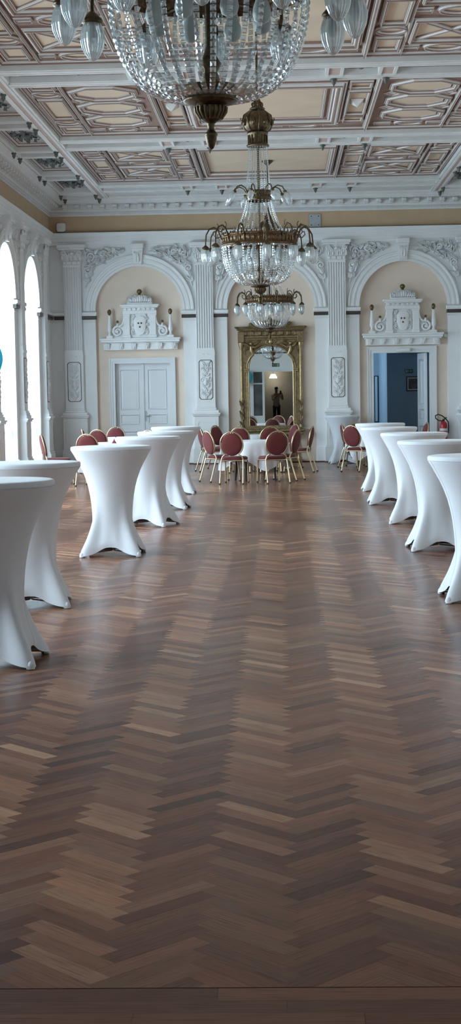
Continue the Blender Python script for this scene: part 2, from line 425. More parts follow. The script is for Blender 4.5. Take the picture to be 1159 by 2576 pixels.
def make_pilaster(parent, loc, rotz):
    P = MB(); w = .205; pr = .11
    # shaft: fluted
    P.box(-w-.012, w+.012, -pr, 0.01, 2.62, 2.70); P.box(-w, w, -pr+.03, .01, 2.70, 4.72)
    nf = 7; fw = 2*w/(nf+.0)
    for i in range(nf+1):
        x = -w+i*fw; a = max(-w, x-fw*.30); b = min(w, x+fw*.30)
        P.cbox(a, b, -pr+.002, -pr+.031, 2.72, 4.69, .007)
    P.box(-w, w, -pr, -pr+.03, 2.70, 2.735); P.box(-w, w, -pr, -pr+.03, 4.675, 4.72)
    sh = P.build('pilaster', WHITE, parent, loc, rotz)
    # panel block with relief
    B = MB(); B.box(-w-.012, w+.012, -pr, .01, 1.36, 2.56); B.box(-w-.02, w+.02, -pr-.012, .01, 2.56, 2.62)
    for s_ in (-1, 1): B.cbox(s_*.05-.02, s_*.05+.02, -pr-.022, -pr, 2.575, 2.605, .004)
    B.build('panel_block', WHITE, sh)
    R_ = MB(); o = chamf(.163, .468, .045); i_ = chamf(.150, .455, .042); ring2d(R_, o, i_, -pr, -pr-.006, 0, 0, 1.99)
    R_.build('dark_border', LINE, sh)
    R_ = MB(); r = random.Random(3)
    for z, a in ((1.60,pi/2),(1.75,pi/2),(1.95,pi/2),(2.15,pi/2),(2.30,pi/2)):
        leaf(R_, 0, z-.06, a, .13, .07, .035, -pr)
    for k in range(9):
        z = 1.6+.095*k
        for s_ in (-1, 1):
            leaf(R_, s_*.015, z, pi/2-s_*(.9+.3*sin(k*1.7)), .115+.02*sin(k), .05, .035, -pr, curl=.5*s_)
    for z, d in ((1.68,1),(1.98,-1),(2.26,1)):
        for s_ in (-1, 1): scroll(R_, s_*.085, z, .05, 1.3, pi/2, s_*d, .010, -pr-.004)
    R_.lathe([(.03,1.86),(.055,1.90),(.06,1.95),(.03,1.99),(.045,2.02)], 10, (0,-pr,0), cap=False)
    R_.build('relief', WHITE, sh)
    # base mouldings and pedestal
    D = MB()
    for hw, y, z0, z1 in ((.225,-.135,1.32,1.36),(.24,-.15,1.27,1.32),(.295,-.165,1.205,1.27),(.335,-.20,1.165,1.205),(.315,-.18,1.13,1.165),
                          (.29,-.155,.40,1.13),(.305,-.17,.355,.40),(.325,-.19,.02,.355)):
        D.cbox(-hw, hw, y, .01, z0, z1, .008)
    o = chamf(.225,.27,.035); i_ = chamf(.205,.25,.032); ring2d(D, o, i_, -.155, -.163, 0, 0, .74)
    i2 = chamf(.195,.24,.03); ring2d(D, i_, i2, -.155, -.159, 0, 0, .74)
    D.build('pedestal', WHITE, sh)
    # capital
    C = MB()
    C.box(-w-.01, w+.01, -pr-.01, .01, 4.72, 5.08)
    C.box(-w-.02, w+.02, -pr-.025, .01, 4.715, 4.735)
    for k in range(4):
        x = -w+.01+k*(2*w-.02)/3.0; C.cbox(x-.058 if k else x-.01, x+.058 if k < 3 else x+.01, -pr-.04, -pr, 4.74, 4.82, .012)
    for k in range(5):
        x = -w+k*w/2; leaf(C, x, 4.83, pi/2, .15, .11, .05, -pr-.01, curl=0)
    for k in range(4):
        x = -w+w/4+k*w/2; leaf(C, x, 4.90, pi/2, .13, .09, .045, -pr-.015, curl=0)
    for s_ in (-1, 1):
        scroll(C, s_*.20, 5.015, .062, 1.5, pi/2, s_, .020, -pr-.05)
        leaf(C, s_*.06, 4.90, pi/2-s_*.75, .19, .06, .05, -pr-.02, curl=.3*s_)
    C.ball((0,-pr-.05,5.00), .04, 10, 8); C.ball((0,-pr-.065,5.13), .045, 10, 8)
    for k in range(8): leaf(C, 0, 5.13, k*pi/4, .07, .045, .03, -pr-.06, curl=.2)
    C.cbox(-.31, .31, -pr-.09, .01, 5.08, 5.125, .012); C.cbox(-.335, .335, -pr-.11, .01, 5.125, 5.205, .012)
    C.build('capital', WHITE, sh)
    return sh

def make_arch(parent, loc, rotz):
    A = MB(); n = 40
    prof = [(AR-.004,.0),(AR-.004,-.045),(AR+.055,-.045),(AR+.065,-.032),(AR+.115,-.032),(AR+.125,-.055),(AR+.17,-.055),(AR+.18,-.04),(AR+.215,-.04),(AR+.235,-.075),(AR+.262,-.075),(AR+.27,0)]
    rows = []
    for i in range(n+1):
        t = pi*i/n; rows.append([(-r*cos(t), y, SPR+r*sin(t)) for r, y in prof])
    A.grid(rows, 0, False, False)
    a = A.build('archivolt', WHITE, parent, loc, rotz)
    I = MB()
    for s_ in (-1, 1):
        x0, x1 = sorted((s_*(AR-.035), s_*(HB-.205)))
        I.cbox(x0, x1, -.085, .02, 3.555, 3.625, .01); I.cbox(x0+(.012 if s_ > 0 else 0), x1-(.012 if s_ < 0 else 0), -.06, .02, 3.535, 3.56, .005)
        I.cbox(min(s_*(AR-.005), s_*(HB-.205)), max(s_*(AR-.005), s_*(HB-.205)), -.012, .01, 3.38, 3.395, .004)
    I.build('impost', WHITE, a)
    for s_ in (-1, 1):
        I = MB(); x0, x1 = sorted((s_*(AR-.03), s_*(HB-.205))); I.cbox(x0, x1, -.072, .02, 3.455, 3.535, .018)
        I.build('dark_impost_band', DKMARB, a)
    I = MB()
    for s_ in (-1, 1):
        x0, x1 = sorted((s_*(AR-.01), s_*(HB-.2)))
        I.cbox(x0, x1, -.03, .01, .02, .37, .012)
    I.build('plinth', WHITE, a)
    K = MB()   # keystone
    K.add([(-.085,0,4.72),(.085,0,4.72),(.14,0,5.205),(-.14,0,5.205),(-.085,-.10,4.72),(.085,-.10,4.72),(.13,-.16,5.08),(-.13,-.16,5.08)],
          [(4,5,6,7),(0,4,7,3),(1,2,6,5),(0,1,5,4)])
    K.cbox(-.15, .15, -.20, .01, 5.09, 5.205, .014); K.cbox(-.13, .13, -.175, .01, 5.055, 5.09, .008); K.cbox(-.095, .095, -.115, .01, 4.70, 4.735, .006)
    leaf(K, 0, 4.76, pi/2, .25, .12, .06, -.12, curl=0)
    for s_ in (-1, 1): scroll(K, s_*.06, 5.00, .04, 1.2, 0, s_, .013, -.15); leaf(K, s_*.045, 4.80, pi/2+s_*.2, .17, .05, .03, -.12)
    K.build('keystone', WHITE, a)
    # spandrel foliage
    for s_ in (-1, 1):
        Q = MB(); r = random.Random(21 if s_ > 0 else 22)
        cnt = 0
        while cnt < 60:
            u = .22+r.random()*(HB-.30-.22); z = 4.25+r.random()*.9
            d = sqrt(u*u+(z-SPR)**2)
            if d < AR+.34 or z > 5.12 or (u < .45 and r.random() < .5): continue
            L = .10+.11*r.random(); ang = atan2(5.0-4.2, -.9)+r.uniform(-1.3, 1.3)+ (pi if r.random() < .45 else 0)
            eu, ez = u+cos(ang)*L, z+sin(ang)*L
            if sqrt(eu*eu+(ez-SPR)**2) < AR+.29 or ez > 5.17 or eu > HB-.22 or eu < .17: continue
            Q_ang = ang if s_ > 0 else pi-ang
            leaf(Q, s_*u, z, Q_ang, L, .06+.05*r.random(), .06+.06*r.random(), 0, curl=r.uniform(-.7,.7)); cnt += 1
        for (u, z, R) in ((1.19,4.62,.09),(1.12,4.93,.10),(.84,5.0,.075),(1.25,4.36,.06),(.58,5.08,.05)):
            scroll(Q, s_*u, z, R, 1.4, r.random()*6, s_*(1 if r.random() < .5 else -1), .024, -.045)
        for (u, z, w_) in ((1.22,4.50,.075),(1.0,5.03,.055),(1.05,4.80,.05)):
            Q.ball((s_*u, -.02, z), w_, 10, 8, sc=(.8,.9,1.1))
        Q.tube([(s_*1.26,-.02,4.2),(s_*1.2,-.03,4.45),(s_*1.08,-.03,4.75),(s_*.85,-.03,4.98),(s_*.55,-.03,5.1),(s_*.32,-.02,5.12)], [.02,.02,.018,.016,.012,.008], 6)
        Q.build('spandrel_relief', WHITE, a)
    return a

pil0 = make_pilaster(wall_back, (XC-1.5*BAY,0,0), 0)
arch0 = make_arch(wall_back, (XC-BAY,0,0), 0)
for k in (-.5, .5, 1.5): cptree(pil0, wall_back, (XC+k*BAY,0,0), 0)
for k in (0, 1): cptree(arch0, wall_back, (XC+k*BAY,0,0), 0)
for k in range(nwin):
    u = LW0-BAY*k
    cptree(arch0, wall_left, (u,0,0), 0); cptree(pil0, wall_left, (u+HB,0,0), 0)
    cptree(arch0, wall_right, (-u,0,0), 0); cptree(pil0, wall_right, (-u-HB,0,0), 0)
# short return between corner and first pilaster on the back wall
I = MB()
for x0, x1 in ((XL, XC-1.5*BAY-.2),(XC+1.5*BAY+.2, XR)):
    I.cbox(x0, x1, -.075, .02, 3.555, 3.625, .01); I.cbox(x0, x1, -.012, .01, 3.38, 3.395, .004)
    I.cbox(x0, x1, -.03, .01, .02, .37, .012)
I.build('impost', WHITE, wall_back)
I = MB(); I.cbox(LW0+HB+.2, YB, -.075, .02, 3.555, 3.625, .01); I.cbox(LW0+HB+.2, YB, -.012, .01, 3.38, 3.395, .004); I.cbox(LW0+HB+.2, YB, -.03, .01, .02, .37, .012); I.build('impost', WHITE, wall_left)
I = MB(); I.cbox(LW0+HB+.2, YB-.08, -.065, .02, 3.455, 3.535, .018); I.build('dark_impost_band', DKMARB, wall_left)
I = MB()
for x0, x1 in ((XL+.08, XC-1.5*BAY-.2),(XC+1.5*BAY+.2, XR-.08)): I.cbox(x0, x1, -.065, .02, 3.455, 3.535, .018)
I.build('dark_impost_band', DKMARB, wall_back)

# niches on the back wall
nb = MB()
nb.add([(XC-AR-.02,.13,0),(XC+AR+.02,.13,0),(XC+AR+.02,.13,4.8),(XC-AR-.02,.13,4.8)], [(0,1,2,3)])
DW, DH = .66, 2.41          # left door opening half width
c1 = XC-BAY+.04
x0, x1 = XC-BAY-AR-.02, XC-BAY+AR+.02
for a, b, z0, z1 in ((x0,c1-DW,0,4.8),(c1+DW,x1,0,4.8),(c1-DW,c1+DW,DH,4.8)): nb.add([(a,.13,z0),(b,.13,z0),(b,.13,z1),(a,.13,z1)], [(0,1,2,3)])
c2 = 2.868; EW, EH = .672, 2.55
x0, x1 = XC+BAY-AR-.02, XC+BAY+AR+.02
for a, b, z0, z1 in ((x0,c2-EW,0,4.8),(c2+EW,x1,0,4.8),(c2-EW,c2+EW,EH,4.8)): nb.add([(a,.13,z0),(b,.13,z0),(b,.13,z1),(a,.13,z1)], [(0,1,2,3)])
nb.build('niche_back', CREAM, wall_back)
sk = MB()
for a, b, y in ((XL, XC-1.5*BAY-.33,-.035),(XC-AR,XC+AR,.12),(XC+1.5*BAY+.33,XR,-.035)): sk.box(a,b,y-.015,y+.02,0,.025)
for k in (-1.5,-.5,.5,1.5):
    sk.box(XC+k*BAY-.335,XC+k*BAY+.335,-.2,0,0,.02)
    for s_ in (-1,1): xa, xb = sorted((XC+k*BAY+s_*.33, XC+k*BAY+s_*(HB-AR+.01))); sk.box(xa,xb,-.04,0,0,.02)
bb = sk.build('baseboard_back', mat('red_brown_board', (.12,.04,.03), .5, noise=(20,.2)), loc=(0,YB,0)); tag(bb, 'thin red brown board along the foot of the end wall', 'baseboard', kind='structure')

# entablature, frieze and cornice round the room
def entab(par, u0, u1, name_suffix=''):
    E = MB()
    pr = [(0,5.20),(-.05,5.20),(-.05,5.265),(-.065,5.275),(-.065,5.345),(-.085,5.36),(-.085,5.40),(-.11,5.42),(-.13,5.455),(-.13,5.48),(0,5.48)]
    E.extrude(pr, (u0,0), (u1,0), (0,1)); E.build('architrave', WHITE, par)
    E = MB(); E.box(u0, u1, -.115, 0, 5.48, 5.492); E.build('dark_line', LINE, par)
    E = MB(); E.box(u0, u1, -.008, 0, 5.49, 5.88); E.build('frieze', BEIGE, par)
    E = MB()
    pr = [(0,5.87),(-.03,5.87),(-.035,5.895),(-.045,5.90),(-.045,5.955),(-.075,5.965),(-.085,6.005),(-.10,6.01),(-.10,6.115),(-.30,6.125),(-.30,6.15),(-.33,6.165),(-.345,6.20),(-.40,6.235),(-.43,6.27),(-.45,6.275),(-.45,ZT)]
    E.extrude(pr, (u0,0), (u1,0), (0,1))
    n = int((u1-u0)/.052)
    for i in range(n):
        x = u0+i*.052; E.box(x, x+.03, -.062, -.04, 5.905, 5.948)
    n = int((u1-u0)/.2935)
    for i in range(n+1):
        x = u0+.12+i*.2935
        E.cbox(x-.055, x+.055, -.27, -.09, 6.045, 6.118, .02); E.cbox(x-.045, x+.045, -.19, -.09, 6.015, 6.05, .015)
    E.build('cornice', C_WHITE, par)
entab(wall_back, XL, XR); entab(wall_left, YF, YB); entab(wall_right, -YB, -YF)

# ------------------------------------------------------------------ overdoor pediments
def pediment(cx, name_label):
    t = MB()
    t.cbox(-.93, .93, -.14, .13, 2.90, 2.955, .008); t.cbox(-.95, .95, -.165, .13, 2.955, 2.998, .008); t.box(-.87,.87,-.05,.13,2.725,2.90)
    t.cbox(-.90,.90,-.07,.13,2.87,2.90,.005)
    o = t.build('overdoor_pediment', WHITE, wall_back, (cx,0,0))
    for k in range(6):
        x = -.78+k*.312; c = MB()
        c.add([(x-.055,-.05,2.74),(x+.055,-.05,2.74),(x+.055,-.05,2.87),(x-.055,-.05,2.87),(x-.045,-.07,2.74),(x+.045,-.07,2.74),(x+.055,-.135,2.87),(x-.055,-.135,2.87)], [(4,5,6,7),(0,4,7,3),(1,2,6,5),(0,1,5,4)])
        leaf(c, x, 2.745, pi/2, .10, .06, .03, -.085, curl=0); c.ball((x,-.115,2.855), .022, 8, 6)
        c.build('corbel', WHITE, o)
    a = MB()
    a.box(-.37,.37,-.03,.13,2.998,3.60)
    for s_ in (-1,1):
        a.cbox(s_*.31-.075, s_*.31+.075, -.085,0,3.0,3.56,.01); a.cbox(s_*.31-.09, s_*.31+.09, -.10,0,3.0,3.07,.01); a.cbox(s_*.31-.085, s_*.31+.085,-.10,0,3.52,3.56,.006)
    a.cbox(-.40,.40,-.09,.13,3.56,3.64,.006); a.cbox(-.38,.38,-.08,.13,3.64,3.705,.004)
    for k in range(7): a.cbox(-.33+k*.11-.025,-.33+k*.11+.025,-.115,-.07,3.65,3.70,.006)
    a.cbox(-.43,.43,-.14,.13,3.705,3.735,.006); a.cbox(-.455,.455,-.165,.13,3.735,3.785,.008); a.cbox(-.30,.30,-.10,.13,3.785,3.83,.006)
    a.build('aedicule', WHITE, o)
    s = MB()   # cartouche shield
    prof = [(0,3.06),(.07,3.085),(.115,3.15),(.14,3.24),(.135,3.33),(.145,3.42),(.105,3.485),(.05,3.505),(0,3.51)]
    pts = [(x,z) for x,z in prof]+[(-x,z) for x,z in prof[-2:0:-1]]
    cen = (0,-.105,3.30)
    for i in range(len(pts)):
        p, q = pts[i], pts[(i+1) % len(pts)]
        pm = (p[0]*.62, -.10, 3.3+(p[1]-3.3)*.62); qm = (q[0]*.62, -.10, 3.3+(q[1]-3.3)*.62)
        s.add([(p[0],-.03,p[1]),(q[0],-.03,q[1]),(q[0],-.085,q[1]),(p[0],-.085,p[1])], [(0,1,2,3)])
        s.add([(p[0],-.085,p[1]),(q[0],-.085,q[1]),qm,pm], [(0,1,2,3)]); s.add([pm,qm,cen], [(0,1,2)])
    for s_ in (-1,1):
        for (u,z,R) in ((.165,3.46,.04),(.17,3.16,.045),(.185,3.31,.035)): scroll(s, s_*u, z, R, 1.2, pi/2*s_, s_, .014, -.06)
        for k in range(5): leaf(s, s_*.13, 3.08+.1*k, pi/2-s_*(1.2-.25*k), .08, .05, .03, -.04)
    s.build('shield', WHITE, o)
    for (u, z) in ((-.035,3.345),(.035,3.345),(.0,3.255)):
        g = MB(); g.lathe([(.004,.118),(.02,.112),(.024,.095)], 8, (u,0,z), ax='y'); g.build('dark_boss', GOLDBALL, o)
    c = MB()   # crest
    for k in range(11):
        x = -.24+k*.048; leaf(c, x, 3.84, pi/2+(-x)*2.4, .11+.06*cos(x*6), .11, .10, -.02, curl=(-x*3 if k % 2 else x*4))
    for s_ in (-1,1):
        scroll(c, s_*.21, 3.91, .06, 1.3, pi/2, s_, .02, -.04); scroll(c, s_*.09, 3.94, .05, 1.2, pi/2, -s_, .02, -.06)
    c.box(-.2,.2,-.02,.13,3.83,3.88); c.ball((0,-.05,3.95),.055,10,8,sc=(1,.8,1.3))
    c.build('crest', WHITE, o)
    b = MB(); b.ball((0,-.05,4.085), .062, 14, 10, sc=(1,1,.95)); b.lathe([(.03,4.0),(.035,4.03),(.02,4.04)], 10, (0,-.05,0)); b.build('gilt_ball', GOLDBALL, o)
    for s_ in (-1,1):
        f = MB(); x = s_*.72
        f.cbox(x-.075,x+.075,-.11,.13,2.998,3.06,.006)
        f.lathe([(.05,3.06),(.03,3.10),(.03,3.14),(.052,3.17),(.058,3.22),(.045,3.26),(.05,3.28),(.045,3.32),(.03,3.48),(.028,3.54)], 10, (x,-.04,0))
        f.build('obelisk', WHITE, o)
        b = MB(); b.lathe([(.012,3.535),(.03,3.56),(.047,3.60),(.047,3.635),(.03,3.67),(.008,3.68)], 12, (x,-.04,0)); b.build('gilt_finial', GOLDBALL, o)
        v = MB(); scroll(v, s_*.53, 3.16, .125, 1.6, pi/2, -s_, .030, -.05); v.lathe([(.045,3.27),(.03,3.31),(.012,3.36)], 8, (s_*.53,-.05,0))
        v.tube([(s_*.37,-.05,3.50),(s_*.385,-.05,3.40),(s_*.42,-.05,3.32),(s_*.47,-.05,3.28),(s_*.53,-.05,3.285)], .025, 6)
        v.add([(s_*.37,-.02,3.0),(s_*.66,-.02,3.0),(s_*.62,-.02,3.2),(s_*.5,-.02,3.28),(s_*.40,-.02,3.34),(s_*.37,-.02,3.5)], [(0,1,2,3,4,5)] if s_ < 0 else [(5,4,3,2,1,0)])
        v.box(min(s_*.37,s_*.66),max(s_*.37,s_*.66),-.06,.13,2.998,3.03)
        for k in range(4): leaf(v, s_*(.56+.02*k), 3.05+.03*k, pi/2-s_*(.6-.3*k), .09, .05, .03, -.03)
        v.build('scroll', WHITE, o)
        b = MB(); b.ball((s_*.53,-.05,3.385), .032, 10, 8); b.build('dark_ball', GOLDBALL, o)
    return o
pediment(XC-BAY+.02, ''); pediment(XC+BAY-.02, '')

# ------------------------------------------------------------------ doors of the back wall
def panel(mb, x0, x1, z0, z1, y, m=0):
    d = .035
    pr = [(0,0),(0,-.010),(.012,-.016),(.022,-.006),(d,.012),(d+.03,.006)]
    rows = []
    for a, yy in pr: rows.append([(x0+a,y+yy,z0+a),(x1-a,y+yy,z0+a),(x1-a,y+yy,z1-a),(x0+a,y+yy,z1-a)])
    mb.grid(rows, m, True, False); e = rows[-1]; mb.add(e, [(0,1,2,3)], m)
def door_frame(mb, c, hw, h, W, y0=-.0):
    # moulded architrave round an opening in the niche (y = .13 plane)
    for a, b, yy in ((hw-.006, hw+W*.45, .085), (hw+W*.45, hw+W*.8, .07), (hw+W*.8, hw+W, .055)):
        mb.box(c-b, c-a, yy, .135, 0, h+b-hw); mb.box(c+a, c+b, yy, .135, 0, h+b-hw); mb.box(c-a, c+a, yy, .135, h+a-hw, h+b-hw)
    mb.box(c-hw-.02, c-hw, .13, .42, 0, h+.02); mb.box(c+hw, c+hw+.02, .13, .42, 0, h+.02); mb.box(c-hw, c+hw, .13, .42, h, h+.02)
d1 = MB(); door_frame(d1, 0, DW, DH, .125)
door_1 = tag(d1.build('door_1', DOORW, loc=(c1,YB,0)), 'white panelled double door, closed, under the left arch', 'door', kind='structure')
for s_ in (-1, 1):
    L = MB(); x0, x1 = (-DW+.004, -.004) if s_ < 0 else (.004, DW-.004)
    y = .24
    zs = [(.12,.80),(.96,1.20),(1.31,2.27)]
    xa, xb = x0+.10, x1-.10
    L.box(x0, xa, y, y+.05, .02, DH-.004); L.box(xb, x1, y, y+.05, .02, DH-.004)
    zz = [.02]+[v for p in zs for v in p]+[DH-.004]
    for i in range(0, len(zz), 2): L.box(xa, xb, y, y+.05, zz[i], zz[i+1])
    for z0, z1 in zs:
        panel(L, xa, xb, z0, z1, y)
    if s_ < 0: L.cbox(-.03, .03, y-.022, y, .02, DH-.01, .008)
    lf = L.build('leaf', DOORW, door_1)
    if s_ > 0:
        H = MB(); H.cbox(.035,.07,y-.012,y,1.03,1.27,.004); H.lathe([(.012,.0),(.012,.05)], 8, (.052,y,1.15), ax='y'); H.tube([(.052,y-.05,1.15),(.10,y-.055,1.15),(.18,y-.05,1.145)], .010, 8)
        H.build('handle', STEEL, lf)
# back of the closed doorway
bk = MB(); bk.box(c1-.9, c1+.9, YB+.42, YB+.45, 0, 2.7); bk.build('door_backing', WHITE, door_1).matrix_parent_inverse = Matrix.Translation((-c1,-YB,0))

d2 = MB(); door_frame(d2, 0, EW, EH, .145)
door_2 = tag(d2.build('door_2', DOORW, loc=(c2,YB,0)), 'open white doorway to the dark blue corridor, under the right arch', 'door', kind='structure')
L = MB(); wdt = .66; y = 0
xa, xb = .10, wdt-.10; zs = [(.12,.80),(.96,1.20),(1.31,2.40)]
L.box(0, xa, y, y+.05, .02, EH-.01); L.box(xb, wdt, y, y+.05, .02, EH-.01)
zz = [.02]+[v for p in zs for v in p]+[EH-.01]
for i in range(0, len(zz), 2): L.box(xa, xb, y, y+.05, zz[i], zz[i+1])
for z0, z1 in zs: panel(L, xa, xb, z0, z1, y)
lf = L.build('leaf', DOORW, door_2, (EW-.045,.42,0), radians(101))
H = MB(); H.cbox(wdt-.07,wdt-.035,-.012,0,1.03,1.27,.004); H.tube([(wdt-.05,-.04,1.15),(wdt-.17,-.045,1.15)], .010, 8); H.build('handle', STEEL, lf)

# corridor beyond the doorway
cw = MB()
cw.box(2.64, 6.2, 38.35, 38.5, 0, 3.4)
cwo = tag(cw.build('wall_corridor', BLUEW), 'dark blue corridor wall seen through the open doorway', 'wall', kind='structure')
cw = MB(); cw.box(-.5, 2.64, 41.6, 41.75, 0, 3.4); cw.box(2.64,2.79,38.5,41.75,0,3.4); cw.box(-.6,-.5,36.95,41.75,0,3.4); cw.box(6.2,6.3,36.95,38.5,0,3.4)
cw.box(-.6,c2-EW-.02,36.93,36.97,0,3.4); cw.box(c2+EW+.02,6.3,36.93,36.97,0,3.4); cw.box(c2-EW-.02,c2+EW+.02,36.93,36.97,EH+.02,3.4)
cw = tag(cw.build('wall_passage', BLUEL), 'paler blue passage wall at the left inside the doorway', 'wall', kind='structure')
cl = MB(); cl.box(-.6, 6.3, 36.93, 41.75, 3.4, 3.5); tag(cl.build('ceiling_corridor', WHITE), 'ceiling of the corridor', 'ceiling', kind='structure')
fl = MB(); fl.box(-.6, 6.3, 36.57, 41.75, -.003, 0); tag(fl.build('floor_corridor', mat('corridor_floor', (.10,.09,.085), .4, noise=(5,.2))), 'dark floor of the corridor', 'floor', kind='structure')
t = thing('tall_mirror', 'tall narrow dark framed mirror on the pale passage wall', 'mirror', (2.64,41.6,0))
m_ = MB(); pts_o = [(-.055,-.62),(.055,-.62),(.055,.62),(-.055,.62)]; ring2d(m_, pts_o, [(-.035,-.6),(.035,-.6),(.035,.6),(-.035,.6)], 0, -.03, 0, 0, 1.35)
m_.build('frame', BLACKM, t, (-.03,0,0)); m_ = MB(); m_.box(-.035,.035,-.012,-.004,.75,1.95); m_.build('glass', MIRROR, t, (-.03,0,0))
t.location = (2.60,41.6,.1)
t = thing('picture_frame', 'dark picture in a black frame on the corridor wall', 'picture', (3.36,38.35,1.82))
m_ = MB(); w_, h_ = .25, .185; ring2d(m_, [(-w_,-h_),(w_,-h_),(w_,h_),(-w_,h_)], [(-w_+.03,-h_+.03),(w_-.03,-h_+.03),(w_-.03,h_-.03),(-w_+.03,h_-.03)], 0, -.03, 0); m_.build('frame', BLACKM, t)
m_ = MB(); m_.box(-w_+.02,w_-.02,-.01,-.002,-h_+.02,h_-.02); m_.build('picture', PICT, t)
m_ = MB(); ring2d(m_, [(-w_+.03,-h_+.03),(w_-.03,-h_+.03),(w_-.03,h_-.03),(-w_+.03,h_-.03)], [(-w_+.055,-h_+.055),(w_-.055,-h_+.055),(w_-.055,h_-.055),(-w_+.055,h_-.055)], -.009, -.012, 0); m_.build('mount', GREYP, t)

def exit_sign(loc, rotz, label, w=.10, h=.045, arrow=1):
    t = thing('exit_sign', label, 'sign', loc, rotz)
    b = MB(); b.cbox(-w, w, -.03, 0, -h, h, .004); b.build('panel', SIGNG, t)
    p = MB(); y = -.032
    def poly(pts): p.add([(x*w, y, z*h) for x, z in pts], [tuple(range(len(pts)))])
    # door, running figure and arrow
    poly([(-.85,-.75),(-.55,-.75),(-.55,.75),(-.85,.75)])
    poly([(-.28,.45),(-.18,.45),(-.18,.72),(-.28,.72)])
    poly([(-.42,.05),(-.12,-.05),(-.10,.35),(-.34,.38)]); poly([(-.12,-.05),(.05,-.3),(-.02,-.42),(-.24,-.08)])
    poly([(-.42,.05),(-.28,0),(-.38,-.7),(-.5,-.66)]); poly([(-.1,.3),(.1,.1),(.06,0),(-.12,.15)])
    poly([(.2,-.14),(.62,-.14),(.62,.14),(.2,.14)]); poly([(.58,-.42),(.88,0),(.58,.42)])
    p.build('pictogram', SIGNW, t)
    return t
exit_sign((3.175,38.35,2.135), 0, 'dark green exit sign on the blue corridor wall', .095, .045)

t = thing('emergency_light', 'small white emergency light box over the open doorway', 'lamp', (2.905,YB+.05,2.60))
b = MB(); b.cbox(-.165,.165,-.07,.0,-.03,.055,.012); b.build('housing', PLASTIC, t); b = MB(); b.cbox(-.14,.14,-.085,-.07,-.025,.015,.006); b.build('diffuser', mat('milky_plastic',(.7,.74,.74),.3,noise=(4,.02)), t)
t.location = (2.905,YB+.055,2.59)

